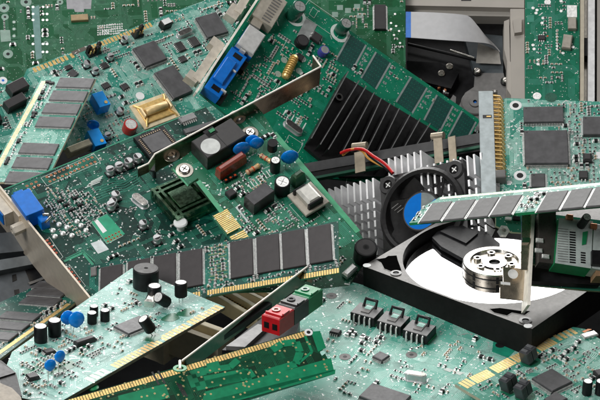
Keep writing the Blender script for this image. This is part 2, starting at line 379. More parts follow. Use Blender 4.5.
    def ecap(s, px, py, r=.25, h=.6, body=None, top=None, tilt=None, name='electrolytic_capacitor', label=None, base=0, h0=None, cross=True):
        """can capacitor; px,py is the centre of its top disc (or foot when tilted)"""
        body = body or BLK; top = top or TIN
        M = MB(); M.lathe([(r*.9, 0), (r, .04), (r, h-.06), (r*.93, h-.02), (r*.93, h), (r*.80, h), (0, h-.015)], body, n=22, mats=[body, body, body, body, body, top])
        if cross:
            for a in (.6, .6+math.pi/2): M.strip((-r*.6*math.cos(a), -r*.6*math.sin(a)), (r*.6*math.cos(a), r*.6*math.sin(a)), r*.07, h+.001, MIDG)
        if base: M.box((0, 0, .04), (r*2.15, r*2.15, .08), BLK)
        if tilt:
            x, y = s.at(px, py); lz = tilt[2] if len(tilt) > 2 else .15
            for sg in (-1, 1): M.tube([(sg*r*.4, 0, 0), (sg*r*.4, 0, -lz*.9)], .022, TIN, 6)
            ax = Vector((tilt[0], tilt[1], 1)).normalized(); q = Vector((0, 0, 1)).rotation_difference(ax)
            s.take(x, y, r*2, r*2)
            return s.put(name, M, mtx=Matrix.Translation((x+ax.x*lz, y+ax.y*lz, lz*ax.z)) @ q.to_matrix().to_4x4(), label=label)
        x, y = s.at(px, py, h); s.take(x, y, 2*r, 2*r)
        return s.put(name, M, (x, y, 0), s.rnd.uniform(0, 3), label=label)
    def smdcan(s, px, py, r=.2, h=.42):
        key = ('can', r, h); me = CH.get(key)
        if not me:
            M = MB(); M.box((0, 0, .04), (r*2.1, r*2.1, .08), BLK); M.lathe([(r*.92, .08), (r, .12), (r, h*.5), (r*.95, h*.52), (r, h*.56), (r, h-.03), (r*.9, h), (0, h)], ALU, n=20)
            M.sheet([(r*.85*math.cos(a), r*.85*math.sin(a)) for a in [math.pi*(.55+.9*i/8) for i in range(9)]], h+.002, BLK)
            for sg in (-1, 1): M.box((sg*r*1.15, 0, .015), (r*.4, r*.5, .03), TIN)
            me = CH[key] = M.mesh('can_capacitor')
        x, y = s.at(px, py, h); s.take(x, y, r*2.3, r*2.3)
        return s.put('can_capacitor', me, (x, y, 0), s.rnd.choice((0, 1.57, 3.14)))
    def disc(s, px, py, r=.4, t=.18, rot=0, m=None, lean=.15, leg=.35, name='disc_capacitor', label=None):
        """standing ceramic disc; px,py is its centre"""
        M = MB(); m = m or BLUEC
        vs = []; nu = 20
        prof = [(r*math.cos(a), t/2*math.sin(a)) for a in [math.pi*(j/8-.5) for j in range(9)]]
        for j, (rr, yy) in enumerate(prof):
            for k in range(nu):
                an = 2*math.pi*k/nu; z = rr*math.sin(an); x = rr*math.cos(an)
                if z < -r*.5: x *= .55+.45*max(0, (z+r)/(r*.5)); z *= 1.12
                vs.append((x, yy, z+leg+r))
        fs = [(j*nu+k, j*nu+(k+1) % nu, (j+1)*nu+(k+1) % nu, (j+1)*nu+k) for j in range(8) for k in range(nu)]
        M.add(vs, fs, m, True)
        for sg in (-1, 1): M.tube([(sg*r*.25, 0, leg+.1), (sg*r*.45, 0, leg*.6), (sg*r*.45, 0, -.02)], .022, TIN, 6)
        tc_ = vmul(s.pl.P, -1); rot = math.atan2(dot(tc_, s.pl.uv[1]), dot(tc_, s.pl.uv[0]))+math.pi/2+rot*.6; lean = -lean
        hc = leg+r; x, y = s.at(px, py, hc); s.take(x, y, r*1.4, .3, rot)
        return s.put(name, M, mtx=Matrix.Translation((x, y, 0)) @ Matrix.Rotation(rot, 4, 'Z') @ Matrix.Rotation(lean, 4, 'X'), label=label)
    def crystal(s, px, py, w=1.0, d=.35, h=.3, rot=0):
        M = MB(); n = 10; k = d/2
        def out(e): return [((w/2-k)*sg+(k+e)*math.cos(a+(0 if sg > 0 else math.pi)), (k+e)*math.sin(a+(0 if sg > 0 else math.pi))) for sg in (1, -1) for a in [-math.pi/2+math.pi*i/n for i in range(n+1)]]
        M.prism(out(.05), 0, .05, ALU); M.prism(out(0), .05, h-.04, ALU); M.prism(out(-.04), h-.04, h, CHROME)
        x, y = s.at(px, py, h); s.take(x, y, w, d, rot); return s.put('crystal_oscillator', M, (x, y, 0), rot)
    def block(s, name, p0, p1, p2, h, m, ch=.04, top=None, label=None, z0=0, taper=0):
        x, y, w, l, r = s.quad(p0, p1, p2, h); M = MB(); M.box((0, 0, z0+(h-z0)/2), (w, l, h-z0), m, ch=ch, top=top, taper=taper)
        s.take(x, y, w, l, r); o = s.put(name, M, (x, y, 0), r, label=label); return o, (x, y, w, l, r)
    def screw(s, px, py, r=.3, h=.15, washer=1.6):
        M = MB(); M.lathe([(r*washer, 0), (r*washer, .04), (r*1.05, .05)], STEEL, n=24); M.lathe([(r, .05), (r, h*.7), (r*.8, h), (0, h)], CHROME, n=20)
        for a in (.4, .4+math.pi/2): M.strip((-r*.6*math.cos(a), -r*.6*math.sin(a)), (r*.6*math.cos(a), r*.6*math.sin(a)), r*.2, h+.002, BLK)
        x, y = s.at(px, py); s.take(x, y, 2*r, 2*r); return s.put('screw', M, (x, y, 0))
    def axial(s, px, py, rot=0, L=.6, r=.12, m=None, bands=(REDF, ORANGE, GOLD), h=.2):
        M = MB(); m = m or BEIGE; pr = [(-L/2, r*.6), (-L/2+.05, r), (-L/2+.16, r*.95), (-L/2+.2, r*.8), (L/2-.2, r*.8), (L/2-.16, r*.95), (L/2-.05, r), (L/2, r*.6)]
        M.tube([(x, 0, h) for x, q in pr], [q for x, q in pr], m, 12)
        for i, b in enumerate(bands): xx = -L/2+.14+i*(L-.28)/max(1, len(bands)-1); M.tube([(xx-.03, 0, h), (xx+.03, 0, h)], r*.98, b, 12)
        for sg in (-1, 1): M.tube([(sg*L/2, 0, h), (sg*(L/2+.12), 0, h), (sg*(L/2+.16), 0, 0)], .025, TIN, 6)
        x, y = s.at(px, py, h); s.take(x, y, L, 2*r, rot); return s.put('axial_resistor', M, (x, y, 0), rot)
    def header(s, px, py, nx, ny, rot=0, pitch=.254, h=.25, pin=.55, name='pin_header', pinm=None, cover=()):
        M = MB()
        for i in range(nx):
            for j in range(ny):
                x, y = (i-(nx-1)/2)*pitch, (j-(ny-1)/2)*pitch; M.box((x, y, h/2), (pitch*.96, pitch*.96, h), BLK, ch=.04)
                M.box((x, y, pin/2+.1), (.06, .06, pin), pinm or GOLD)
                if (i, j) in cover: M.box((x, y, .45), (pitch*.9, pitch*.95, .55), BLK, ch=.03)
        x, y = s.at(px, py, h); s.take(x, y, nx*pitch, ny*pitch, rot); return s.put(name, M, (x, y, 0), rot)
    # -------- little chips soldered by the dozen
    def smd_mesh(s, kind):
        me = CH.get(kind)
        if me: return me
        M = MB(); spec = dict(resistor=((.15, .085, .05), EPXD), resistor_big=((.27, .14, .06), EPXD), capacitor=((.15, .085, .08), TAN), capacitor_grey=((.17, .11, .09), MIDG), diode=((.3, .17, .14), BLK), transistor=((.3, .16, .12), BLK))
        (w, l, h), m = spec[kind]
        if kind in ('transistor',):
            M.box((0, 0, .03+h/2), (w, l, h), m, ch=.02)
            for q in ((-.09, -1), (.09, -1), (0, 1)): M.box((q[0], q[1]*(l/2+.04), .02), (.06, .1, .04), TIN)
        else:
            M.box((0, 0, h/2+.01), (w*.6, l, h), m, ch=.01)
            for sg in (-1, 1): M.box((sg*w*.4, 0, h/2+.008), (w*.24, l*1.03, h*1.04), TIN, ch=.012); M.box((sg*w*.53, 0, .012), (w*.3, l*1.25, .02), PADM, ch=.008)
        me = CH[kind] = M.mesh(kind.split('_')[0]); return me
    def smd(s, kind, x, y, rot=0):
        w = .34 if kind in ('resistor_big', 'diode', 'transistor') else .2
        s.occ.append((x, y, w*.42)); s.nsmd = getattr(s, 'nsmd', {}); nm = kind.split('_')[0]; s.nsmd[nm] = s.nsmd.get(nm, 0)+1
        if s.nsmd[nm] > 98: s.occ.pop(); return
        s.put({'resistor': 'chip_resistor', 'capacitor': 'chip_capacitor'}.get(nm, nm), s.smd_mesh(kind), (x, y, 0), rot)
    def scatter(s, region, clusters, kinds=('resistor', 'capacitor', 'capacitor', 'capacitor_grey', 'resistor', 'diode'), per=(2, 7), seed=5):
        """rows of small parts inside a pixel polygon"""
        R = random.Random(seed); poly = [s.at(*p) for p in region]; full = s.locpoly(); xs = [p[0] for p in poly]; ys = [p[1] for p in poly]
        done = tries = 0
        while done < clusters and tries < clusters*12:
            tries += 1; x, y = R.uniform(min(xs), max(xs)), R.uniform(min(ys), max(ys)); k = R.choice(kinds); n = R.randint(*per); rot = R.choice((0, math.pi/2))
            dx, dy = ((0, .17), (.17, 0), (.26, 0), (0, .26))[R.randint(0, 3)]
            if 'big' in k or k in ('diode', 'transistor'): dx, dy = dx*1.7, dy*1.7; n = min(n, 2)
            pts = [(x+dx*i, y+dy*i) for i in range(n)]
            pts = [p for p in pts if inpoly(p, poly) and inpoly(p, full) and s.free(p[0], p[1], .1)]; ok = len(pts)
            for a, b in pts: s.smd(k, a, b, (0 if dy else math.pi/2) if max(dx, dy) < .2 else rot)
            done += ok > 0
    def silkbox(s, p0, p1, p2, w=.02, m=None, z=.009):
        a, b, c = s.at(*p0), s.at(*p1), s.at(*p2); d = (b[0]+c[0]-a[0], b[1]+c[1]-a[1])
        for p, q in ((a, b), (b, d), (d, c), (c, a)): s.deco.strip(p, q, w, z, m or SILK)
    def dots(s, p0, p1, n, r=.05, m=None, core=None):
        a, b = s.at(*p0), s.at(*p1)
        for i in range(n):
            t = i/(n-1) if n > 1 else 0; s.deco.ring(a[0]+(b[0]-a[0])*t, a[1]+(b[1]-a[1])*t, .010, r*.5, r, m or PADM, 12, core or BLK)
    def linepx(s, pts, w, m, z=.011):
        P = [s.at(*p) for p in pts]
        for a, b in zip(P, P[1:]): s.deco.strip(a, b, w, z, m)
CH = {}
# ================================================================ the surface everything lies on
M_TABLE = mat('table_top_dark', (.006, .0065, .007), .9, scale=1.0, spec=.05)
tb = MB(); tb.box((0, 0, -8.0), (160, 120, .4), M_TABLE); tag(link(bpy.data.objects.new('table_surface', tb.mesh('table_surface'))), kind='structure')
def wall_strip(t, p0, p1, h0, h1, thick=.09, m=None, name='bracket', holes=(), label=None, parent=None, hp=None):
    """sheet metal standing on edge along the pixel line p0-p1 (read at height hp or h1)"""
    hp = h1 if hp is None else hp
    a, b = t.at(*p0, hp), t.at(*p1, hp); M = MB(); d = (b[0]-a[0], b[1]-a[1]); l = math.hypot(*d); n = (-d[1]/l*thick, d[0]/l*thick)
    M.box3((a[0], a[1], h0), (d[0], d[1], 0), (n[0], n[1], 0), (0, 0, h1-h0), m or STEEL)
    return t.put(name, M, label=label, parent=parent), a, b
# ================================================================ far boards
M_A = mask('mask_deep_green', (.002, .075, .024), (.004, .125, .045), .42, .2, sd=.8, speck=(.3, .4, .35))
T_A = mat('trace_deep_green', (.012, .16, .07), .4)
M_A2 = mask('mask_forest_green', (.002, .075, .022), (.004, .125, .045), .45, .2, sd=.8, speck=(.3, .4, .35))
t = Thing('motherboard', 'deep green motherboard behind everything in the upper left corner, solder side out', 'circuit board', 'A1')
t.board(M_A, T_A, bundles=210, vias=420, lanes=(3, 8), seed=11, viam=mat('dull_via', (.10, .26, .16), .45, .2))
for x, y, r in ((4, 8, .32), (26, 2, .34), (5, 17, .22), (8, 54, .3), (60, 2, .2), (46, 43, .14)): t.deco.ring(*t.at(x, y), .012, r*.35, r, mat('dull_solder_pad', (.20, .30, .25), .4, .2), 16, BLK); t.occ.append((*t.at(x, y), r))
for y in (22, 29, 36, 43): t.deco.ring(*t.at(14, y), .012, .03, .11, MATS['dull_solder_pad'], 12, TIN)
t.deco.sheet([t.at(*p) for p in ((0, 30), (10, 30), (11, 41), (1, 42))], .012, MATS['dull_solder_pad'])
t.deco.sheet([t.at(*p) for p in ((31.5, 8), (39, 5), (42, 58), (36, 60))], .013, mat('pale_copper_strip', (.12, .26, .24), .4))
for y in (7, 14, 20, 36, 44, 52):
    for x in (33, 43, 47): t.deco.ring(*t.at(x, y), .018, .02, .085, TIN, 10, TIN)
t.deco.sheet([t.at(*p) for p in ((66, -6), (92, -6), (91, 9), (84, 9), (84, 12), (75, 12), (74, 9), (67, 9))], .014, mat('grey_label_film', (.36, .36, .38), .5))
t.block('socket', (71, 15), (88, 13), (71, 21), .25, mat('tan_plastic', (.42, .30, .16), .5), ch=.03)
for x, y in ((99, 28), (103, 31), (107, 25), (112, 29), (118, 31), (100, 34), (111, 34)): t.dots((x, y), (x+8, y-1), 4, .05, PADM)
for j in range(5): t.dots((98, 26+2.2*j), (122, 24+2.2*j), 12, .045, PADM)
t.scatter([(70, 20), (140, -10), (250, -14), (250, 14), (140, 22), (90, 30)], 26, seed=3, per=(2, 5)); t.scatter([(-5, 0), (66, 0), (66, 60), (-5, 75)], 16, seed=8, per=(1, 4))
t.done()
t = Thing('circuit_board', 'forest green board at the top centre with one dark chip, left of the ribbon cable', 'circuit board', 'A2', seed=5)
t.board(M_A2, T_A, bundles=70, vias=110, seed=5, viam=MATS['dull_via'])
t.chip((374.5, 4), (386, 4), (374.5, 29), .25, 'v', .1, m=EPXD)
for (x, y) in ((337, 5), (345, 8), (354, 4), (357, 13), (332, 12)): t.deco.sheet([t.at(x, y), t.at(x+6, y), t.at(x+6, y+5), t.at(x, y+5)], .012, MATS['dull_solder_pad'])
for (x, y) in ((391, 23), (396, 26), (394, 35), (399, 31), (397, 39), (391, 29), (400, 43), (395, 14)): t.deco.ring(*t.at(x, y), .014, .02, .075, TIN, 10, TIN)
t.scatter([(325, -12), (372, -12), (372, 40), (345, 25)], 14, seed=2, per=(2, 4)); t.scatter([(389, -12), (404, -12), (404, 60), (389, 50)], 7, seed=4, per=(1, 3)); t.done()
# ---- disk drive chassis, upper right
M_DR = mat('drive_frame_grey', (.44, .41, .37), .55, var=.04, scale=.6, spec=.3); M_MOT = mat('motor_plate_grey', (.17, .165, .16), .45, .2)
t = Thing('drive_chassis', 'open grey drive chassis with dark mechanism and motor plate in the upper right', 'drive', 'DR')
M = MB(); M.prism([t.at(*p) for p in ((408, -60), (524, -60), (524, 120), (408, 120))], -2.4, -2.2, BLK); t.put('back_panel', M)
def bar(name, pts, h0, h1, m): 
    M = MB(); M.prism([t.at(*p) for p in pts], h0, h1, m); return t.put(name, M)
bar('frame', ((405, -60), (524, -60), (524, 9.5), (405, 7)), -1.2, .2, M_DR); bar('frame', ((406, 7), (524, 9.6), (524, 14), (406, 12)), -1.2, -.3, GREYP)  # second bar's darker grey paints the shadow below the top bar
bar('frame', ((510, 11), (524, 11), (524.5, 110), (511, 110)), -1.2, .25, M_DR); bar('guide_rail', ((504, 22), (509, 20), (510, 62), (513, 68), (512, 98), (507, 90), (507, 62), (504, 50)), -1.0, .1, M_DR)
bar('clip', ((512, 25), (521, 22), (521, 37), (514, 38)), .25, .6, M_DR)
bar('latch', ((461, 0), (471, 0), (471, 2.5), (461, 2.5)), .2, .22, BLK)
bar('motor_plate', ((476, 62), (505, 62), (510, 90), (510, 120), (455, 120), (459, 97), (466, 82), (475, 76)), -2.2, -1.3, M_MOT)
bar('rear_panel', ((464, 18), (504, 22), (505, 62), (476, 60)), -2.2, -1.6, mat('blue_grey_panel', (.06, .075, .085), .5))
M = MB(); x, y = t.at(475, 101, -1); M.lathe([(.85, -1.3), (.85, -1.2), (.78, -1.15), (.36, -1.15), (.34, -1.05), (.12, -1.05), (.1, -1.2), (0, -1.2)], M_MOT, c=(x, y, 0), n=32, mats=[M_MOT]*5+[BLK, BLUEP]); t.put('spindle', M)
for (a, b) in ((477, 72), (505, 81.5)):
    M = MB(); x, y = t.at(a, b, -1.2); M.lathe([(.27, -1.3), (.27, -1.1), (.2, -1.1), (.2, -1.0), (.14, -.95), (0, -.95)], BLK, c=(x, y, 0), mats=[BLK, BLK, CHROME, CHROME, CHROME]); M.strip((x-.1, y-.08), (x+.1, y+.08), .04, -.945, BLK); t.put('screw', M)
M = MB(); a = t.at3(408, 44, -1.6); b = t.at3(476, 60, -1.6); M.tube([a, b], .1, BLK); a = t.at3(450, 50, -1.2); b = t.at3(474, 58, -1.2); M.tube([a, b], .07, CHROME); t.put('guide_rod', M)
bar('carriage', ((407, 48), (440, 50), (460, 60), (452, 76), (428, 70), (408, 64)), -2.2, -1.5, BLK)
bar('side_block', ((405, 62), (422, 67), (420, 84), (405, 80)), -2.2, -1.4, GREYP)
for (a, b) in ((449.5, 66), (441.5, 73)):
    M = MB(); x, y = t.at(a, b, -1.4); M.lathe([(.22, -2.2), (.22, -1.4), (.12, -1.3), (0, -1.3)], BLK, c=(x, y, 0), mats=[BLK, STEEL, STEEL]); t.put('pin', M)
M = MB()
for i in range(14):
    x, y = t.at(430+i*1.4+rnd.uniform(-2, 2), 76+i*1.3+rnd.uniform(-3, 3), -1.6); M.box((x, y, -1.8), (.16, .1, .3), rnd.choice((BLK, COPPER, ORANGE, TIN, MIDG)), rot=rnd.uniform(0, 3))
t.put('contact_block', M); bar('roller', ((449, 92), (454, 84), (457, 86), (456, 98), (450, 102)), -2, -1.3, M_MOT)
# ---- ribbon cable (a thing of its own)
def ribbon():
    o = Thing('ribbon_cable', 'wide white flat ribbon cable with blue end, folding over the dark drive mechanism', 'cable', 'DR')
    top = [(405, 11.5, .9), (411, 11.7, .95), (425, 12, 1.1), (445, 13, 1.2), (462, 14.5, 1.15), (470, 17, .9), (478, 26, .3), (486, 36, -.3), (494, 44, -.8), (500, 51, -1.0)]
    bot = [(405, 37.3, .9), (411, 37.5, .95), (425, 38.5, 1.1), (445, 40, 1.2), (462, 41, 1.15), (474, 42, .9), (486, 43.2, .3), (492, 45, -.3), (496, 48, -.7), (500, 52, -1.0)]
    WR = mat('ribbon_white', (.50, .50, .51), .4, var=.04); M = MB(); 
    K = 5; T_, B_ = [], []
    for L_, O_ in ((top, T_), (bot, B_)):
        Q = [Vector(o.at3(*p)) for p in L_]
        for i in range(len(Q)-1):
            p0, p1, p2, p3 = Q[max(0, i-1)], Q[i], Q[i+1], Q[min(len(Q)-1, i+2)]
            for k in range(K): u = k/K; O_.append(.5*((2*p1)+(p2-p0)*u+(2*p0-5*p1+4*p2-p3)*u*u+(3*p1-p0-3*p2+p3)*u**3))
        O_.append(Q[-1])
    for z, fl in ((0, False), (-.03, True)):
        vs = [(p.x, p.y, p.z+z) for pr in zip(T_, B_) for p in pr]
        for a_, b_, m in ((0, K, BLUEP), (K, len(T_)-1, WR)): M.add(vs, [((2*i, 2*i+1, 2*i+3, 2*i+2) if not fl else (2*i+2, 2*i+3, 2*i+1, 2*i)) for i in range(a_, b_)], m, True)
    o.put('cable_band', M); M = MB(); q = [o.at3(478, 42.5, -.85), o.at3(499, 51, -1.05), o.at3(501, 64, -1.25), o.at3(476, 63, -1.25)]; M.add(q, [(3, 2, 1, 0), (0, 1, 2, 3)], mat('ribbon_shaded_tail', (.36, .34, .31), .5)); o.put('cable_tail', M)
ribbon()
# ---- drive's own circuit board
M_C = mask('mask_sea_green', (.003, .14, .075), (.006, .21, .12), .4, .2, sd=.75)
t = Thing('circuit_board', 'upright green board in the upper right corner, dotted with solder around one small chip', 'circuit board', 'C', seed=8)
t.board(M_C, mat('trace_sea_green', (.02, .24, .16), .4), bundles=22, vias=120, seed=6, edge=CREAM)
t.chip((538, 34.5), (545.5, 34.5), (538, 39.5), .15, 'u', .12, m=EPXD)
t.block('voltage_regulator', (567, 5), (577, 5), (567, 17), .05, TIN, ch=.01); t.block('voltage_regulator', (568, 17), (576.5, 17), (568, 28.5), .3, mat('warm_grey_can', (.36, .33, .28), .4, .4))
t.block('voltage_regulator', (563, 33), (572, 35), (562.5, 47), .32, mat('warm_grey_can', (.36, .33, .28), .4, .4), ch=.06)
for (x, y, r) in ((547.5, 2, .2), (561, 1, .1), (537, 96, .25)): t.deco.ring(*t.at(x, y), .014, .02, r, TIN, 14, TIN)
for q in ((533, 8), (537, 10), (536, 13), (543, 18), (542, 23), (533, 45), (534, 49), (528, 49), (561, 11), (573, 47), (538, 60), (538, 64), (547, 62), (563, 53)): t.deco.ring(*t.at(*q), .014, .01, .1, TIN, 10, TIN)
for i in range(7): t.deco.ring(*t.at(557, 31+3*i), .014, .01, .08, TIN, 10, TIN)
t.deco.sheet([t.at(*p) for p in ((527, 2), (534, 2), (534, 9), (527, 9))], .013, mat('trace_sea_green', (.02, .24, .16))); t.deco.sheet([t.at(*p) for p in ((527, 15), (534, 15), (534, 22), (527, 22))], .013, MATS['trace_sea_green'])
t.deco.ring(*t.at(547.5, 36), .015, .0, .06, ORANGE, 8)
t.scatter([(527, 0), (565, 0), (562, 85), (527, 85)], 24, seed=12, per=(2, 5), kinds=('capacitor_grey', 'capacitor', 'resistor')); t.done()
o = Thing('metal_rail', 'cream and white metal rails down the top right edge', 'rail', 'C')
def rail(name, x0, x1, h0, h1, m, y0=-60, y1=110):
    M = MB(); M.prism([o.at(*p) for p in ((x0, y0), (x1, y0), (x1-.4, y1), (x0-.4, y1))], h0, h1, m); return o.put(name, M)
rail('edge_strip', 580.4, 584, -.5, .3, CREAM); rail('channel', 583.5, 588, -1.2, -1.0, STEEL); rail('bright_flange', 588, 594.5, -.8, .5, mat('white_painted_metal', (.72, .72, .72), .35)); rail('outer_panel', 597, 618, -.8, .3, GREYP); rail('back_plate', 578, 620, -1.6, -1.4, BLK)
rail('notch', 583.6, 588.5, -.9, -.2, BLK, 36, 54)
# ================================================================ large pale card, upper left
M_D = mask('mask_pale_sea_green', (.02, .21, .155), (.09, .36, .28), .42, sd=.5, speck=(.75, .82, .78))
T_D = mat('trace_pale_green', (.36, .62, .54), .42)
t = Thing('expansion_card', 'pale green card in the upper left with gold coil and blue trimmers', 'expansion card', 'D', seed=21)
t.board(M_D, T_D, bundles=200, vias=900, seed=21, edge=FR4)
t.deco.sheet([t.at(*p) for p in ((71, 51.8), (86, 45.8), (87.5, 49.5), (72.5, 55.5))], .006, mat('bare_laminate_brown', (.10, .09, .07), .5))
t.fingers((31, 68), (66, 54.5), 9, .36); t.fingers((68, 54), (72, 52.2), 1, .36); t.fingers((86, 46.5), (150, 21.6), 20, .36)
t.chip((196, 17.4), (216.6, 11), (208, 38), .3, pitch=.065); t.chip((133, 48), (154.4, 39.4), (146, 67), .3, pitch=.065)
t.chip((154.4, 72.4), (173.6, 64), (174, 99), .28, pins='v', pitch=.065)
t.chip((174.5, 43), (181, 40), (180, 52), .15, 'v', .1, m=EPXD); t.chip((188, 38), (195, 35), (194, 47), .15, 'v', .1, m=EPXD); t.chip((178, 57), (184, 54.5), (182, 62.5), .12, 'v', .1, m=EPXD)
t.chip((64, 66), (70, 63.5), (67, 70), .12, 'v', .1, m=EPXD); t.chip((66, 72.5), (73, 69), (73, 77), .12, 'v', .1); t.chip((100, 63.5), (106, 61), (103.5, 69), .12, 'v', .1, m=EPXD); t.chip((101, 84), (107.5, 81), (105, 89), .15, 'u', .1, m=EPXD); t.chip((119.5, 85), (126, 82), (124, 90), .15, 'u', .1, m=EPXD)
t.block('switch', (160, 20), (169, 16.5), (164.5, 25.5), .55, BLK, top=WHT, ch=.05)
t.crystal(185, 31, 1.0, .35, .35, .08)
t.header(94, 51, 4, 2, .02, .22, .2, .4, cover=((0, 1), (2, 0), (3, 1))); t.header(138, 33, 3, 2, .02, .22, .2, .4, cover=((0, 0), (2, 1)))
for p in ((125, 37.5), (111, 55), (87.5, 62), (96, 69)): t.smdcan(*p, .2, .42)
t.smdcan(121, 109, .2, .45); t.smdcan(108, 134, .2, .42)
t.ecap(131, 124, .4, .62, REDP if 0 else mat('red_sleeve', (.42, .02, .015), .35), TIN, cross=False, label='red sleeved capacitor')
def trimmer(t, p0, p1, p2, h=.75):
    o, (x, y, w, l, r) = t.block('trimmer', p0, p1, p2, h, BLUET, ch=.02); M = MB(); M.lathe([(.1, h), (.1, h+.03), (.0, h+.03)], GOLD, n=16); t.put('adjusting_screw', M, (w*.22, -l*.28, 0), parent=o)
trimmer(t, (92.5, 94), (103, 90), (99.5, 108)); trimmer(t, (88, 131), (99, 127), (95, 147))
t.disc(93, 126, .36, .16, .3)
t.block('relay', (66.5, 147), (89, 138), (70.5, 153), .6, mat('cream_relay', (.85, .78, .58), .4), ch=.05)
# gold coil in its cream frame
x, y, w, l, r = t.quad((130, 106), (165, 92), (145, 130), .12)
M = MB(); M.box((0, 0, .06), (w, l, .12), mat('ivory_frame', (.70, .60, .40), .45), ch=.02); o = t.put('coil', M, (x, y, 0), r, label='gold wound coil in an ivory frame')
M = MB(); M.box((0, 0, .18), (w*.78, l*.7, .12), GOLD, ch=.02); M.tube([(-w*.30, 0, .34), (-w*.29, 0, .34), (w*.29, 0, .34), (w*.30, 0, .34)], [.2, .25, .25, .2], mat('gold_wire', (.74, .54, .26), .42, .3, bump=.3, bscale=12), 20)
for sx in (-1, 1):
    M.box((sx*w*.36, 0, .36), (.12, .6, .36), mat('pale_gold_flange', (.78, .60, .34), .4, .3), ch=.05)
    for sy in (-1, 1): M.tube([(sx*w*.33, sy*l*.2, .3), (sx*w*.40, sy*l*.36, .22), (sx*w*.42, sy*l*.44, .14)], .06, GOLD)
t.put('winding', M, parent=o)
x, y = t.at(140, 96); t.deco.ring(x, y, .02, 0, .26, WHT, 18); t.occ.append((x, y, .26))
t.scatter([(45, 66), (140, 28), (222, 0), (240, 26), (215, 70), (150, 140), (70, 140), (60, 90)], 95, seed=31, per=(2, 7)); t.done()
# ---- small card far left
t = Thing('circuit_board', 'small pale board at the far left edge with two black switch blocks', 'circuit board', 'S6', seed=4)
t.board(M_D, T_D, bundles=12, vias=40, seed=2); t.block('switch_block', (7, 85), (23, 75.5), (13, 94), .6, EPXD); t.block('switch_block', (3, 101), (22, 92), (9, 108), .6, EPXD); t.block('connector', (-8, 113), (0, 111), (-6, 122), .5, BLK)
x, y = t.at(3, 80.5); t.deco.ring(x, y, .02, .08, .24, WHT, 16, BLUEP); t.scatter([(0, 90), (30, 90), (30, 130), (0, 130)], 8, seed=3); t.done()
# ================================================================ memory sticks
def ram(key, label, m, trace, chip_px, w=1.12, l=2.15, cm=None, edge=FR4, goldedge=None, ngold=84, seed=1, skip=(), h=.12, extra=(), lw=.08, gd=.3, pinm=None, bundles=40):
    t = Thing('memory_stick', label, 'memory stick', key, seed=seed, group=None)
    t.board(m, trace, .13, edge=edge, bundles=bundles, vias=140, seed=seed)
    for p in chip_px:
        x, y = t.at(*p, h); t.chip_at(x, y, w, l, 0, h, 'v', .068, cm, name='memory_chip', lead=lw, pm=pinm)
    if goldedge: t.fingers(*goldedge, ngold, gd, skip=skip, w=.72)
    return t
# left memory stick (its long side runs down the picture)
M_PALE = mask('mask_mint', (.04, .26, .19), (.16, .44, .35), .42, sd=.5, speck=(.7, .8, .75))
t = Thing('memory_stick', 'pale green memory stick slanting down the left edge with seven grey chips', 'memory stick', 'FR', seed=3)
t.board(M_PALE, T_D, .13, edge=mat('pale_edge', (.55, .5, .36), .5), bundles=30, vias=160, seed=7)
for p0, p1, p2 in (((58.5, 78.5), (94, 79.5), (56, 85)), ((53, 90.5), (87, 92), (49.5, 98.5)), ((46, 103), (80, 104.5), (42.5, 111.5)), ((39, 116), (74, 118), (35.5, 125)), ((23.5, 142), (59, 144), (18, 152)), ((16, 156), (52, 158.5), (12, 166)), ((8, 170), (46, 173), (4, 181))):
    c = ((p1[0]+p2[0])/2, (p1[1]+p2[1])/2); x, y = t.at(*c, .12); t.chip_at(x, y, 2.05, .92, 0, .12, 'u', .068, name='memory_chip', lead=.07)
t.fingers((41, 81), (-12, 180), 84, .3, w=.8, m=mat('pale_gold', (.80, .66, .40), .35, .7))
t.scatter([(44, 80), (56, 80), (-2, 180), (-14, 180)], 22, seed=4, per=(2, 5), kinds=('resistor', 'capacitor_grey', 'transistor')); t.done()
# ================================================================ graphics card with black heatsink
M_E = mask('mask_bright_green', (.002, .15, .078), (.004, .22, .12), .42, .2, sd=.68, sr=.14)
T_E = mat('trace_bright_green', (.008, .22, .13), .4)
t = Thing('graphics_card', 'green graphics card with finned black heatsink and video sockets, upper centre', 'graphics card', 'E', seed=9)
t.board(M_E, T_E, bundles=80, vias=300, seed=9, edge=mat('green_edge', (.01, .16, .09), .5))
DTE = mat('dark_teal_mask', (.003, .055, .045), .4)
for p0, p1, p2 in (((350, 34.4), (366, 45), (336, 60)), ((376, 52), (390.5, 63), (361, 78)), ((411, 77), (427, 88), (396, 102)), ((437, 95), (453, 106), (424, 120)), ((462, 111), (476, 122), (448, 137))):
    a, b, c = t.at(*p0), t.at(*p1), t.at(*p2); d = (b[0]+c[0]-a[0], b[1]+c[1]-a[1])
    t.deco.sheet([a, b, d, c], .009, DTE); t.deco.strip(a, c, .11, .012, mat('tinned_pad_row', (.33, .38, .37), .4, .4)); t.deco.strip(b, d, .11, .012, MATS['tinned_pad_row'])
    for j in range(9): 
        k = .04+j*.115
        for g in range(5): t.deco.ring(a[0]+(b[0]-a[0])*(.2+.15*g)+(c[0]-a[0])*k, a[1]+(b[1]-a[1])*(.2+.15*g)+(c[1]-a[1])*k, .013, .0, .022, T_E, 6)
    t.occ += [((a[0]+d[0])/2, (a[1]+d[1])/2, .75), (a[0]*.5+b[0]*.5, a[1]*.5+b[1]*.5, .5), (c[0]*.5+d[0]*.5, c[1]*.5+d[1]*.5, .5)]
    for j in range(4):  # pads beside each footprint
        for g in range(2): 
            x, y = b[0]+.16+.14*g+(c[0]-a[0])*(.1+.2*j), b[1]+(c[1]-a[1])*(.1+.2*j); t.deco.sheet([(x, y), (x+.1, y), (x+.1, y+.17), (x, y+.17)], .012, mat('tinned_pad_row', (.33, .38, .37)))
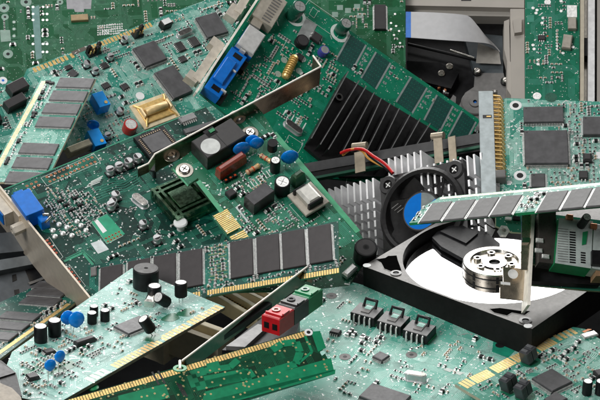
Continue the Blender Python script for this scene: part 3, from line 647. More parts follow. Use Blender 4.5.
# heatsink
hs = MB(); q = [t.at(348, 71, 1.0), t.at(446, 130, 1.0), t.at(415, 172, 1.0), t.at(345, 172, 1.0), t.at(309, 142, 1.0)]
hs.prism(q, .15, .4, DARKM); o = t.put('heatsink', hs, label='black anodised heatsink'); t.occ += [(*t.at(375, 120), 3.0), (*t.at(340, 135), 2.0), (*t.at(415, 140), 2.2)]
a, b = t.at(349, 70, 1.3), t.at(462, 137, 1.3); c = t.at(320, 144, 1.3)
FT = mat('fin_edge_glint', (.55, .55, .55), .3, .8)  # light caught on the fin tops, put into their colour
tops = [(348, 71), (359, 80), (366, 85.5), (374, 92), (381, 98), (390, 103), (399, 108), (410, 114), (420, 118), (430, 123), (440, 128)]
ends = [(311, 138), (320, 144), (328, 149), (342, 152), (352, 160), (360, 163), (370, 167), (380, 168), (392, 168), (403, 165), (418, 158)]
for p, e in zip(tops, ends):
    a, c = t.at(*p, 1.3), t.at(*e, 1.3); M = MB(); d = (c[0]-a[0], c[1]-a[1], 0); l = math.hypot(*d[:2]); nrm = (-d[1]/l*.055, d[0]/l*.055, 0)
    M.box3((a[0], a[1], .4), d, nrm, (0, 0, .88), DARKM); M.box3((a[0], a[1], 1.28), d, nrm, (0, 0, .02), FT); t.put('fin', M, parent=o)
M = MB(); x, y = t.at(339, 97, .42); M.lathe([(.25, .4), (.25, .46), (.14, .46), (.12, .4), (0, .4)], BLK, c=(x, y, 0), mats=[BLK, MIDG, BLK, BLK]); t.put('mounting_screw', M, parent=o)
t.ecap(300, 6, .42, 1.25, DGRN, mat('brushed_cap_top', (.55, .56, .54), .35, .6)); t.ecap(346.5, 23, .38, .95, DGRN, MATS['brushed_cap_top'])
for p in ((296, 17), (340, 33)): x, y = t.at(*p); t.deco.ring(x, y, .012, .42, .62, SILK, 28)
t.ecap(325, 49.5, .3, .5, mat('blue_white_sleeve', (.05, .06, .32), .35), MATS['brushed_cap_top'], cross=False)
t.ecap(303, 40, .4, .45, BLK, EPXD, cross=False, name='inductor')
t.block('regulator_pad', (306, 18), (317, 25), (297, 36), .03, mat('tinned_plate', (.42, .44, .43), .4, .5), ch=.005); t.chip((315, 30), (323, 36), (311, 37), .25, 'v', .2, m=EPXD)
t.chip((299, 52), (305, 56), (295.5, 57), .15, 'v', .1, m=EPXD)
# wound gold inductor
x, y = t.at(290, 67, .3); M = MB(); M.tube([(-.85, 0, .3), (-.8, 0, .3), (.8, 0, .3), (.85, 0, .3)], [.1, .22, .22, .1], GOLD, 16)
for i in range(9): M.lathe([(.2, -.05), (.27, 0), (.2, .05)], mat('varnished_gold_wire', (.62, .38, .09), .28, .6), c=(-.64+.16*i, 0, .3), axis=(1, 0, 0), n=18)
t.put('inductor', M, (x, y, 0), math.radians(94), label='gold wound inductor'); t.take(x, y, .5, 1.8)
for p in ((278, 74), (284, 60), (299, 71), (303, 59)): x, y = t.at(*p); t.deco.ring(x, y, .013, 0, .2, mat('round_tinned_pad', (.4, .5, .44), .4, .4), 16); t.occ.append((x, y, .2))
t.crystal(294.5, 126, 1.15, .42, .35, math.radians(-4))
t.silkbox((287, 40), (303, 52), (280, 52)); t.silkbox((268, 76), (279, 84), (262, 86)); t.silkbox((271, 80), (277, 84), (267, 86)); t.silkbox((289, 135), (303, 144), (284, 144)); t.silkbox((313, 7), (318, 11), (309, 14)); t.silkbox((309, 0), (345, 25), (300, 13))
for i in range(6): t.deco.strip(t.at(286+4*i, 110+2.6*i), t.at(282+4*i, 117+2.6*i), .07, .012, SILK)
t.linepx([(345, 190), (350, 160)], .02, SILK)
# bracket with sockets
wall_strip(t, (197, 93), (264, -9), .4, .9, .11, mat('bright_bracket_edge', (.88, .83, .74), .45, .0), label='long bright steel bracket of the graphics card'); t.occ += [(*t.at(220, 75), 1.0), (*t.at(245, 45), 1.2), (*t.at(270, 15), 1.2), (*t.at(205, 90), .9)]
def ublock(name, q0, q1, q2, z0, h, m, **k): return t.block(name, q0, q1, q2, h, m, z0=z0, **k)
o, g = ublock('video_socket', (232, 46), (247, 57), (205, 87), .1, .85, BLUEP, ch=.03, label='blue video socket')
M = MB(); M.box((0, 0, .95), (g[2]*.62, g[3]*.52, .22), BLUEP, ch=.05); t.put('socket_hood', M, (-g[2]*.1, -g[3]*.02, 0), parent=o)
for sg in (-1, 1):
    M = MB(); M.box((g[2]*.05, sg*g[3]*.39, .855), (g[2]*.5, g[3]*.10, .02), BLK); M.box((g[2]*.62, sg*g[3]*.38, .3), (g[2]*.3, g[3]*.2, .5), BLK, ch=.03); t.put('socket_recess', M, parent=o)
for i in range(3): M = MB(); M.box((0, 0, .5), (.35, .12, .9), TIN, ch=.03); t.put('solder_lug', M, (g[2]*(.1+.18*i), g[3]*(.55-.45*i), 0), parent=o)
o, g = t.block('round_socket', (250, 24), (266.5, 35), (237, 43), 1.0, mat('light_grey_socket', (.50, .50, .49), .45), ch=.05)
M = MB(); M.box((0, 0, .35), (g[2]*1.02, g[3]*1.02, .55), BLUEP); t.put('socket_base', M, (0, 0, 0), parent=o)
o, g = t.block('digital_video_socket', (268, -11), (288, 2), (252, 14), .75, mat('beige_socket', (.46, .42, .35), .4, .3), ch=.03)
for i in range(9): M = MB(); M.box((0, 0, .77), (.5, .06, .05), MIDG); t.put('slot', M, (g[2]*.1, g[3]*(-.42+.1*i), 0), parent=o)
o, g = t.block('digital_video_socket', (254, 17), (264, 22), (250, 23), .6, MATS['beige_socket'], ch=.03)
SH = mat('nickel_shell', (.62, .57, .49), .42, .3)
def outer(p0, p1, off, z0, z1, m, name, r=.12):
    a, b = t.at(*p0, z1), t.at(*p1, z1); d = (b[0]-a[0], b[1]-a[1]); l = math.hypot(*d); n = (-d[1]/l, d[0]/l); sg = 1 if n[0] < 0 else -1
    M = MB(); M.box3((a[0], a[1], z0), (d[0], d[1], 0), (n[0]*off*sg, n[1]*off*sg, 0), (0, 0, z1-z0), m); return t.put(name, M)
o = outer((200, 82), (225, 45), .5, -.3, .4, SH, 'socket_shell'); outer((196, 83), (201, 76), .7, -.25, .35, SH, 'hex_post'); outer((219, 50), (224, 43), .7, -.25, .35, SH, 'hex_post'); outer((236, 20), (243, 9), .7, -.25, .35, SH, 'hex_post'); outer((241, 14), (254, -8), .45, -.3, .4, SH, 'socket_shell')
t.scatter([(262, 20), (300, 15), (340, 60), (335, 85), (300, 135), (262, 112), (225, 95), (232, 78), (250, 68)], 75, seed=12, per=(2, 7)); t.scatter([(345, 40), (445, 98), (430, 112), (340, 66)], 8, seed=14, per=(1, 3)); t.done()
# ================================================================ slot cooler with fan
t = Thing('cpu_cooler', 'silver finned processor cooler with black fan and blue hub label, centre right', 'cooler', 'K')
FIN = mat('cooler_aluminium', (.88, .88, .89), .42, .25, var=.04)
PN = t.pl
def kl(px, py, z): return PN.hit(px, py, z)
W0 = (0, 0)
# local x along the slot, y up, z out to the viewer. pins run along z
base = MB(); base.box((0, -.75, -2.8), (10.2, 3.6, .35), FIN); t.put('base_plate', base)
def pin_bank(x0, x1, zf, name, y_top, rows):
    for i in range(int((x1-x0)/.38)):
        x = x0+.38*i; M = MB(); M.box((x, y_top-.55, (zf-2.7)/2), (.10, 1.1, zf+2.7), FIN); 
        for r_ in range(rows): M.box((x, y_top-1.5-.52*r_, (zf-2.7)/2), (.11, .36, zf+2.7), FIN)
        t.put(name, M)
tl = kl(341, 188, 0); tr = kl(466, 157, 0)
YT = kl(360, 181, 0)[1]
pin_bank(tl[0]-1.5, tl[0]+2.4, 0, 'fin', YT+.0, 6)
pin_bank(tl[0]+2.4, tr[0]-2.6, -1.0, 'fin', kl(400, 160, -1.6)[1], 7)
pin_bank(tr[0]-2.6, tr[0]+1.3, 0, 'fin', YT+.0, 6)
# long black cartridge and retention bars behind
M = MB(); 
M.box((0, YT-1.2, -3.3), (11.0, 3.6, .5), BLK); t.put('processor_cartridge', M)
def longbar(p0, p1, z, hh, dd, m, name):
    a, b = kl(*p0, z), kl(*p1, z); M = MB(); M.box3((a[0], a[1]-hh, z), (b[0]-a[0], b[1]-a[1], 0), (0, hh, 0), (0, 0, -dd), m); M2 = M; return t.put(name, M2)
longbar((296, 165), (490, 131), -2.9, .55, .35, mat('slot_rail_grey', (.05, .05, .052), .4), 'retention_bar'); longbar((300, 172), (492, 140), -3.0, .5, .3, BLK, 'retention_bar'); longbar((296, 180), (480, 145), -2.8, .14, .4, mat('green_pcb_edge', (.01, .09, .05), .4), 'cartridge_board')
# spring clips
CL = mat('spring_clip_steel', (.34, .29, .22), .45, .5)
for (px, py, w_) in ((359, 146, 14), (437, 136, 12)):
    z = -1.5; a = kl(px-w_/2, py, z); b = kl(px+w_/2, py-1.5, z); wd = b[0]-a[0]; M = MB()
    M.box3((a[0]+.12, a[1]-1.6, z), (wd*.72, 0, 0), (0, 1.6, 0), (0, 0, -.06), CL); M.tube([(a[0], a[1], z-.1), (b[0], b[1], z-.1)], .19, CL, 14); t.put('spring_clip', M)
a = kl(452, 141, -1.5); M = MB(); M.box((a[0], a[1]-.5, a[2]), (.42, 1.5, .08), CL); t.put('clip_tongue', M)
# fan: square frame, ring, hub, blades
FP = mat('fan_plastic', (.022, .021, .022), .38, var=.2); fc = kl(421, 211, .35); fx, fy = fc[0], fc[1]
R0 = 2.08; M = MB(); n = 48
for j in range(n):
    a0, a1 = 2*math.pi*j/n, 2*math.pi*(j+1)/n
    def P(r, a_, z): return (fx+r*math.cos(a_), fy+r*math.sin(a_), z)
    for (ra, za, rb, zb) in ((R0, .3, R0+.16, .42), (R0+.16, .42, R0+.32, .3), (R0+.32, .3, R0+.32, -.9), (R0, -.9, R0, .3)):
        M.add([P(ra, a0, za), P(ra, a1, za), P(rb, a1, zb), P(rb, a0, zb)], [(0, 1, 2, 3)], FP, True)
t.put('fan_ring', M)
for (ax, ay) in ((-1, 1), (1, 1), (-1, -1), (1, -1)):
    cx_, cy_ = fx+ax*1.92, fy+ay*1.92; M = MB(); M.lathe([(.52, -.9), (.52, .1), (.46, .18), (.26, .18), (.22, .05), (0, .05)], FP, c=(cx_, cy_, 0), n=24); M.lathe([(.2, .05), (.2, .1), (.14, .14), (0, .14)], DARKM, c=(cx_, cy_, 0), n=16)
    M.strip((cx_-.12, cy_-.12), (cx_+.12, cy_+.12), .05, .145, TIN); M.strip((cx_+.12, cy_-.12), (cx_-.12, cy_+.12), .05, .146, TIN); t.put('corner_post', M)
M = MB(); hs_ = 2.42; cir = [(fx+(R0+.05)*math.cos(2*math.pi*j/48), fy+(R0+.05)*math.sin(2*math.pi*j/48)) for j in range(48)]; out_ = [(fx+max(-hs_, min(hs_, 3.4*math.cos(2*math.pi*j/48))), fy+max(-hs_, min(hs_, 3.4*math.sin(2*math.pi*j/48)))) for j in range(48)]
for j in range(48):
    k = (j+1) % 48
    M.add([(*cir[j], .05), (*out_[j], .05), (*out_[k], .05), (*cir[k], .05)], [(0, 1, 2, 3)], FP); M.add([(*out_[j], .05), (*out_[j], -.95), (*out_[k], -.95), (*out_[k], .05)], [(0, 1, 2, 3)], FP); M.add([(*cir[j], -.95), (*cir[k], -.95), (*out_[k], -.95), (*out_[j], -.95)], [(0, 1, 2, 3)], FP)
t.put('fan_housing', M)
M = MB(); M.lathe([(1.12, -.7), (1.12, .28), (1.04, .35), (0, .35)], FP, c=(fx, fy, 0), n=40); hub = t.put('hub', M)
M = MB(); hn = 40; LB = mat('blue_hub_label', (.0, .16, .60), .6, var=.05, spec=.1); LG = mat('silver_hub_label', (.22, .25, .25), .6, spec=.1)
ang = [math.radians(85+i*305/30) for i in range(31)]; M.sheet([(fx+.98*math.cos(a), fy+.98*math.sin(a)) for a in ang], .356, LB)
ang = [math.radians(30+i*55/10) for i in range(11)]; M.sheet([(fx, fy)]+[(fx+.98*math.cos(a), fy+.98*math.sin(a)) for a in ang], .358, LG); t.put('hub_label', M, parent=hub)
for k in range(7):
    a0 = 2*math.pi*k/7+.5; M = MB(); vs = []
    for i in range(7):
        for j in range(4):
            rr = 1.1+(.93)*j/3; aa = a0+.72*i/6+.12*j; vs.append((fx+rr*math.cos(aa), fy+rr*math.sin(aa), .12-.62*i/6))
    fs = [(i*4+j, i*4+j+1, i*4+j+5, i*4+j+4) for i in range(6) for j in range(3)]; M.add(vs, fs, FP, True); M.add([vadd(v, (0, 0, -.05)) for v in vs], [f[::-1] for f in fs], FP, True); t.put('fan_blade', M)
for k in range(3): M = MB(); M.strip((fx-1.75+.16*k, fy+.55-.14*k), (fx-1.35+.16*k, fy+.75-.14*k), .04, .2, MIDG); t.put('vent_slot', M)
# fan wires
def wire(name, label, cat, pts, r, m):
    """pts: (px, py, depth from camera)"""
    M = MB(); P = [vmul(ray(a, b), d) for a, b, d in pts]; W = [CAM @ Vector(p) for p in P]; 
    S = []  # smooth through the points
    for i in range(len(W)-1):
        p0, p1, p2, p3 = W[max(0, i-1)], W[i], W[i+1], W[min(len(W)-1, i+2)]
        for k in range(6):
            u = k/6; S.append(.5*((2*p1)+(p2-p0)*u+(2*p0-5*p1+4*p2-p3)*u*u+(3*p1-p0-3*p2+p3)*u**3))
    S.append(W[-1]); c = S[0].copy(); M.tube([p-c for p in S], r, m, 8); o = link(bpy.data.objects.new(name, M.mesh(name))); o.location = c; return tag(o, label, cat)
RW = mat('red_wire', (.50, .012, .012), .35); YW = mat('yellow_wire', (.62, .30, .06), .35)
wire('fan_wire', 'red wire curling over the clip down to the black fan', 'wire', [(341, 153, 104.2), (349, 150, 103.6), (362, 149, 103), (373, 156, 102.4), (385, 164, 101.8), (393, 173, 101.2)], .085, RW)
wire('fan_wire', 'thin yellow wire looped behind the red one beside the clip', 'wire', [(343, 155, 104.4), (352, 149, 103.4), (362, 151, 103.2), (368, 158, 102.8), (376, 163, 102.4), (384, 167, 102)], .06, YW)
wire('fan_wire', 'black wire between the red and yellow ones over the cooler', 'wire', [(352, 152, 103.8), (364, 150, 103.1), (372, 158, 102.6), (383, 166, 102), (392, 174, 101.4)], .07, BLK)
# ================================================================ hard disk circuit board with wide connector
M_L = mask('mask_grey_green', (.012, .20, .14), (.08, .36, .27), .4, sd=.5, speck=(.7, .8, .75))
t = Thing('disk_circuit_board', 'green disk controller board at the right with a metal faced pin connector', 'circuit board', 'L', seed=19)
t.board(M_L, T_D, bundles=110, vias=500, seed=19, edge=FR4)
t.deco.ring(*t.at(515.6, 105.5), .012, .17, .32, WHT, 20, BLK); t.deco.ring(*t.at(520, 175.6), .012, .17, .32, WHT, 20, BLK); t.occ += [(*t.at(515.6, 105.5), .4), (*t.at(520, 175.6), .4), (*t.at(551, 98), .5)]
t.deco.ring(*t.at(551, 97.5), .02, .0, .32, DGRN, 20)
t.chip((523, 106), (563, 106), (524, 122), .25, 'u', .08); t.chip((524, 130), (567.5, 129.5), (525, 163.5), .3, pitch=.065); t.chip((583, 116), (612, 116), (583, 134.5), .25, 'v', .08, pm=WHT)
t.chip((531, 173), (545, 173), (531.5, 187), .12, 'v', .06, pm=WHT); t.chip((579, 170), (588, 170), (579, 178), .2, 'u', .15, m=EPXD)
t.block('inductor', (583, 152), (592, 152), (583, 160), .3, EPXD, ch=.1)
t.deco.sheet([t.at(*p) for p in ((596, 152), (612, 151), (612, 158), (596, 159))], .012, WHT)
t.deco.sheet([t.at(*p) for p in ((507, 181), (511, 181), (511, 185), (507, 185))], .012, WHT); t.deco.sheet([t.at(*p) for p in ((567, 139), (573, 145), (569, 152), (563, 148))], .010, T_D)
x, y, w, l, r = t.quad((479.5, 91), (494, 90.5), (480.5, 202), .5); M = MB(); M.box((0, 0, .05), (w, l, .9), mat('connector_face', (.40, .45, .46), .42, .35), ch=.02, top=None); o = t.put('drive_connector', M, (x, y, 0), r, label='wide metal faced connector')
M = MB(); M.box((0, 0, .505), (w*.62, .22, .01), EPXD); M.box((w*.1, 0, .512), (w*.3, .08, .01), GOLD); t.put('key_slot', M, (w*.05, l*.26, 0), parent=o)
for i in range(20):
    for k in range(2):
        M = MB(); yy = l/2-.28-.262*i; M.tube([(w/2-.05, yy+.05*k, .42-.25*k), (w/2+.35, yy-.02+.05*k, .38-.25*k), (w/2+.52-.25*k, yy-.08, .0)], .045, GOLD, 6)
        t.put('connector_pin', M, parent=o)
M = MB(); M.box((w/2+.25, -l*.27, .4), (.5, .5, .5), MIDG, ch=.04); t.put('jumper', M, parent=o)
M = MB(); M.box((w/2+.1, l/2+.05, .2), (.3, .35, .4), CHROME, ch=.1); t.put('end_clip', M, parent=o); t.take(x+.4, y, w+1.2, l, r)
t.scatter([(508, 100), (610, 105), (610, 192), (508, 190)], 85, seed=6, per=(2, 7)); t.done()
# ================================================================ dark card with blue video socket
M_I = mask('mask_dark_green', (.0015, .024, .018), (.003, .065, .048), .36, .25, sd=.50, speck=(.30, .36, .33), sr=.13)
T_I = mat('trace_dark_green', (.012, .17, .11), .35)
t = Thing('expansion_card', 'dark green card at the left with square socketed chip and blue video socket', 'expansion card', 'I', seed=41)
t.board(M_I, T_I, bundles=130, vias=900, seed=41, edge=mat('green_edge', (.01, .16, .09), .5))
t.linepx([(-2, 192), (205, 107)], .07, mat('bright_board_rim', (.01, .22, .12), .4))
# socketed chip
o, g = t.block('chip_socket', (135, 137.6), (164, 124), (150, 160), .3, BLK, ch=.03)
M = MB(); M.box((0, 0, .31), (g[2]*.66, g[3]*.66, .06), EPX, ch=.02); t.put('socketed_chip', M, parent=o)
M = MB()
for sd in range(4):
    for i in range(10):
        q = -g[2]*.31+g[2]*.62*i/9; c_, s_ = math.cos(sd*math.pi/2), math.sin(sd*math.pi/2); X, Y = q, g[3]*.39; M.box((X*c_-Y*s_, X*s_+Y*c_, .305), (.05, .1, .03) if sd % 2 == 0 else (.1, .05, .03), TAN)
t.put('contact_row', M, parent=o)
t.chip((178, 117.5), (193, 111.5), (182, 123), .18, 'u', .12, m=mat('chip_grey', (.2, .2, .2), .45)); t.chip((184, 130), (215, 118), (186, 135), .2, 'u', .1)
# heatsink with crossing fins
x, y, w, l, r = t.quad((151, 184), (175, 171), (175, 218), .75); w = l = 2.55; x, y = t.at(184.5, 194, .75)
DKH = mat('anodised_green_reflection', (.20, .33, .22), .22, 1., var=.2)  # green reflected by the black metal is put into its base colour
M = MB(); M.box((0, 0, .2), (w, l, .3), DKH, ch=.03); M.box((0, 0, .42), (w*.50, l*.50, .5), DKH, ch=.01); o = t.put('heatsink', M, (x, y, 0), r, label='square black heatsink with crossing fins')
for k in (-.46, -.34, .34, .46):
    M = MB(); M.box((k*w, 0, .53), (w*.055, l, .42), DKH); t.put('fin', M, parent=o); M = MB(); M.box((0, k*l, .52), (w, l*.055, .41), DKH); t.put('fin', M, parent=o)
t.take(x, y, w, l, r); M = MB(); M.lathe([(.2, 0), (.2, .4), (.36, .42), (.36, .5), (.3, .56), (0, .56)], WHT, n=20); x, y = t.at(180.5, 221.5, .56); t.put('push_pin', M, (x, y, 0), label='white push pin'); t.occ.append((x, y, .35))
x, y = t.at(154, 166, .8); M = MB(); M.lathe([(.1, 0), (.1, .6), (.3, .62), (.3, .75), (0, .75)], DARKM, n=20); t.put('push_pin', M, (x, y, 0))
t.crystal(140, 198.5, 1.05, .42, .35, math.radians(-78)); t.occ.append((*t.at(141, 200), .5))
for p in ((110, 168), (119, 164), (128.5, 160), (137.5, 155.5), (111, 203), (115.5, 193)): t.smdcan(*p, .23, .48)
for p in ((143, 222), (157, 237), (113, 200)): t.smdcan(*p, .21, .45)
for k in range(2):
    t.dots((47+3*k, 177+4.5*k), (92+3*k, 157.5+4.5*k), 12, .075, COPPER, BLK); t.dots((27+2.5*k, 186+3.5*k), (36+2.5*k, 182+3.5*k), 3, .075, COPPER, BLK)
t.silkbox((41, 178), (94, 154), (47, 186)); t.dots((47, 240.5), (56, 253), 5, .08, ORANGE, REDF); t.silkbox((49.5, 237.5), (45, 241), (63, 257)); t.dots((69, 269), (79, 282), 5, .08, ORANGE, REDF); t.silkbox((70, 265.5), (66, 269), (85.5, 286))
a = [t.at(*p) for p in ((91, 222), (107, 214), (125, 234), (107, 244))]; t.deco.sheet(a, .010, mat('bright_green_panel', (.01, .30, .16), .35)); t.deco.sheet([t.at(*p) for p in ((94, 221), (97.5, 219.5), (107, 231), (103, 233.5))], .016, WHT)
for k in range(2): t.dots((106+2*k, 238.5+3*k), (119+1.5*k, 232+3*k), 5, .07, COPPER, BLK)
t.silkbox((91, 222), (107, 214), (107, 244)); t.deco.sheet([t.at(*p) for p in ((90.5, 243.5), (101, 240), (109, 249.5), (98, 254))], .012, mat('white_label', (.55, .60, .60), .5))
for p in ((98, 246), (106, 229), (107, 238), (115, 223)): t.occ.append((*t.at(*p), .75))
BG = mat('bright_board_rim', (.01, .22, .12)); t.linepx([(64, 261.5), (83, 253), (93, 265)], .14, BG, .012); t.linepx([(66, 258.5), (83, 250.5), (95, 262)], .05, BG, .013)
for k in range(6): t.linepx([(86+.8*k, 192+2.2*k), (112+.8*k, 182+2.1*k), (122+k, 181+2*k), (136+k, 172+2.2*k)], .05, T_I, .012)
for k in range(4): t.linepx([(85+2*k, 188-2*k), (100+k, 182-2*k)], .05, SILK, .014)
for (a_, b_) in ((60, 202), (66, 206), (71, 211), (75, 199), (80, 206)): x, y = t.at(a_, b_); t.smd('transistor', x, y, 0)
for q in ((53, 231), (59, 225), (67, 228), (63, 234), (55, 237), (77, 222), (86, 231), (72, 236), (81, 226)): # round silver joints
    x, y = t.at(*q); M = MB(); M.lathe([(.15, 0), (.13, .09), (.06, .14), (0, .14)], TIN, n=12); t.put('solder_cap', M, (x, y, 0)); t.occ.append((x, y, .15))
# bracket and socket
VB = mat('satin_bracket', (.70, .62, .51), .36, .55, var=.06, bump=.1, bscale=120)
o, A_, B_ = wall_strip(t, (-9, 177), (90, 299), -2.5, .62, .1, VB, label='satin steel slot bracket with screw post'); 
dx, dy = B_[0]-A_[0], B_[1]-A_[1]; L_ = math.hypot(dx, dy); ux, uy = dx/L_, dy/L_; nx, ny = (uy, -ux) if uy*1 < 0 and -ux < 0 else (-uy, ux)
if nx > 0: nx, ny = -nx, -ny     # outward, away from the board
def oncard(px, py, h): return t.at(px, py, h)
o2, g = t.block('video_socket', (11, 195), (29, 188), (26, 216), .95, BLUEP, ch=.02, z0=.05, label='blue video socket')
M = MB(); M.box((g[2]*.32, -g[3]*.52, .3), (g[2]*.45, g[3]*.5, .6), BLUEP, ch=.04); t.put('socket_step', M, parent=o2)
M = MB(); M.box((g[2]*.05, g[3]*.62, .35), (g[2]*.5, g[3]*.3, .5), BLUEP, ch=.04); M.box((g[2]*.25, g[3]*.60, .62), (.4, .15, .06), WHT); t.put('socket_step', M, parent=o2)
M = MB(); M.tube([(g[2]*.35, -g[3]*.55, .66), (g[2]*.62, -g[3]*.62, .62)], .1, CHROME); M.tube([(g[2]*.25, -g[3]*.86, .66), (g[2]*.66, -g[3]*.72, .62)], .06, CHROME); t.put('solder_lug', M, parent=o2)
# shell poking out through the bracket
c0 = t.at(-2, 196, .5); cs = (A_[0]+ux*((c0[0]-A_[0])*ux+(c0[1]-A_[1])*uy), A_[1]+uy*((c0[0]-A_[0])*ux+(c0[1]-A_[1])*uy))
M = MB(); M.box3((cs[0]-ux*1.6, cs[1]-uy*1.6, -.72), (ux*3.4, uy*3.4, 0), (nx*.12, ny*.12, 0), (0, 0, 1.15), VB); M.box3((cs[0]-ux*1.0, cs[1]-uy*1.0, -.55), (ux*2.2, uy*2.2, 0), (nx*.62, ny*.62, 0), (0, 0, .85), SH); t.put('socket_flange', M, parent=o)
M = MB(); M.box3((cs[0]-ux*.9+nx*.63, cs[1]-uy*.9+ny*.63, -.48), (ux*2.0, uy*2.0, 0), (nx*.05, ny*.05, 0), (0, 0, .7), BLUEP); t.put('socket_insert', M, parent=o)
c1 = t.at(24, 225, -.1); k = (c1[0]-A_[0])*ux+(c1[1]-A_[1])*uy; hx, hy = A_[0]+ux*k, A_[1]+uy*k
M = MB(); M.lathe([(.3, 0), (.3, .62), (.22, .66), (.14, .66), (.13, .4), (0, .4)], SH, c=(hx, hy, -.15), axis=(nx, ny, 0), n=6, smooth=False, mats=[SH]*4+[BLK]); t.put('hex_post', M, parent=o)
t.scatter([(44, 188), (86, 192), (118, 215), (90, 240), (60, 232), (46, 208)], 60, seed=7, per=(3, 7), kinds=('capacitor_grey', 'capacitor', 'resistor', 'resistor'))
t.scatter([(40, 185), (200, 112), (215, 130), (290, 285), (110, 285), (95, 260)], 60, seed=8, per=(2, 6)); t.done()
# ================================================================ modem card
M_J = mask('mask_mid_green', (.005, .088, .042), (.018, .20, .10), .38, .3, sd=.62, sr=.12)
T_J = mat('trace_mid_green', (.04, .30, .19), .4)
t = Thing('modem_card', 'mid green modem card in the centre with black relay and blue disc capacitors', 'expansion card', 'J', seed=51)
t.board(M_J, T_J, bundles=80, vias=300, seed=51, edge=mat('green_edge_pale', (.10, .30, .16), .5))
t.fingers((212.5, 216), (227, 234.5), 13, .85, w=.62, inset=.03); t.fingers((229, 237), (240, 252), 9, .85, w=.62, inset=.03)
t.linepx([(274, 133), (358, 232)], .28, mat('bright_rail_green', (.06, .36, .18), .4), .010)
o, g = t.block('relay', (191, 141), (231, 118), (207.4, 158), 1.0, mat('relay_black', (.024, .022, .022), .4, bump=.1), ch=.04, label='wide black relay with round white sticker')
M = MB(); M.box((0, 0, 1.0), (.03, g[3]*.98, .012), BLK); t.put('lid_seam', M, parent=o)
M = MB(); M.lathe([(.5, 1.002), (.5, 1.012), (0, 1.012)], mat('round_white_sticker', (.60, .62, .60), .5), c=(-g[2]*.27, -g[3]*.12, 0), n=28); t.put('sticker', M, parent=o)
M = MB(); M.box((0, 0, .75), (.6, .5, .5), BLK); M.box((.1, .02, 1.0), (.3, .2, .1), GRNP); t.put('relay_notch', M, (-g[2]*.05, g[3]*.42, 0), parent=o)
t.screw(250, 133.5, .27, .18); t.screw(184.5, 170.5, .28, .18); t.screw(171, 155, .28, .18); t.screw(237, 117.5, .28, .18)
t.disc(242, 149.5, .46, .22, .5, lean=.1, leg=.25); t.disc(252.5, 141.5, .36, .2, .35); t.disc(257, 144.5, .38, .2, .35); t.disc(290, 158.5, .46, .24, .35, leg=.3)
x, y = t.at(231, 165, .5); M = MB(); M.box((0, 0, .52), (1.75, .42, .72), REDF, ch=.1, taper=.03)
t.put('film_capacitor', M, (x, y, 0), math.radians(4), label='brown red film capacitor'); t.take(x, y, 1.7, .4)
t.axial(253, 169, math.radians(2), .85, .15); t.axial(266, 158.5, math.radians(-72), .75, .14)
M = MB(); M.lathe([(.26, .45), (.26, 1.0), (0, 1.0)], BLK, n=18)
for k in (-1, 0, 1): M.tube([(k*.12, 0, 0), (k*.1, 0, .48)], .025, TIN, 5)
x, y = t.at(272.5, 145, .8); t.put('transistor', M, (x, y, 0)); t.occ.append((x, y, .3))
t.ecap(275.5, 160, .26, .9); t.ecap(282.5, 181.5, .40, .85)
M = MB(); M.box((0, 0, .4), (.75, .5, .75), mat('green_film', (.02, .07, .03), .35, coat=.5), ch=.1, taper=.08); x, y = t.at(298, 176, .5); t.put('film_capacitor', M, (x, y, 0), .1, label='dark green film capacitor'); t.take(x, y, .8, .6)
t.block('transformer_box', (243.5, 196), (265, 182), (254, 205), .85, mat('relay_black', (.024, .022, .022)), ch=.04, top=EPX, label='black box transformer')
o, g = t.block('line_transformer', (289, 195), (311, 180), (306, 216.5), .5, mat('transformer_bobbin', (.42, .38, .32), .5), ch=.03, z0=.35, label='line transformer with silver core')
M = MB(); M.box((0, 0, .18), (g[2]*.8, g[3]*.85, .36), BLK); t.put('bobbin_base', M, parent=o); M = MB(); M.box((0, 0, .72), (g[2]*.56, g[3]*.74, .5), mat('ferrite_silver', (.55, .54, .50), .35, .7, bump=.3), ch=.14); t.put('core', M, parent=o)
M = MB(); M.box((0, -g[3]*.36, .70), (g[2]*.6, .14, .42), BLK, ch=.04); M.box((-g[2]*.1, g[3]*.38, .7), (g[2]*.5, .12, .36), BLK, ch=.04); t.put('core_clip', M, parent=o)
t.block('chip', (225, 191.5), (232, 187), (230, 197), .3, EPXD); t.chip((246, 173), (256, 168), (251, 180), .1, 'u', .1) if 0 else None
o = t.ecap(366, 247, .57, .95, BLK, EPXD, cross=False, name='buzzer', label='round black buzzer'); M = MB(); M.lathe([(.1, .952), (0, .952)], mat('pure_black_hole', (.001, .001, .001), .9), n=16); M.ring(0, 0, .953, .09, .16, BLK, 16); t.put('sound_hole', M, parent=o)
M = MB(); M.box((0, 0, .2), (.8, .35, .3), TIN, ch=.08); x, y = t.at(350, 270, .3); t.put('crystal_oscillator', M, (x, y, 0), .2); t.take(x, y, 1, .5, .2)
for k in range(3): x, y = t.at(226+4.5*k, 182-2.4*k); M = MB(); M.box((0, 0, .1), (.2, .16, .16), rnd.choice((BLK, BLK))); M.box((0, 0, .19), (.1, .1, .03), ORANGE); t.put('diode', M, (x, y, 0)); t.occ.append((x, y, .2))
for k in range(7): t.linepx([(247+3.2*k, 183-2*k), (251+3.2*k, 188.5-2*k)], .06, SILK, .013)
t.silkbox((289, 205), (303, 197), (306, 224)); t.silkbox((261, 170), (270, 166), (267, 178)); t.linepx([(236, 207), (248, 222)], .1, mat('white_label', (.55, .60, .60)), .012)
t.linepx([(198, 181), (222, 212)], .25, MATS['bright_rail_green'], .012); t.linepx([(173, 169), (188, 186)], .08, MATS['bright_rail_green'], .012)
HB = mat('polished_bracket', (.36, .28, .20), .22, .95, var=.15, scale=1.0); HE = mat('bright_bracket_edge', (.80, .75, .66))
o, A_, B_ = wall_strip(t, (155, 154), (321, 66.5), -.62, .9, .05, HB, label='long polished steel bracket of the modem card')
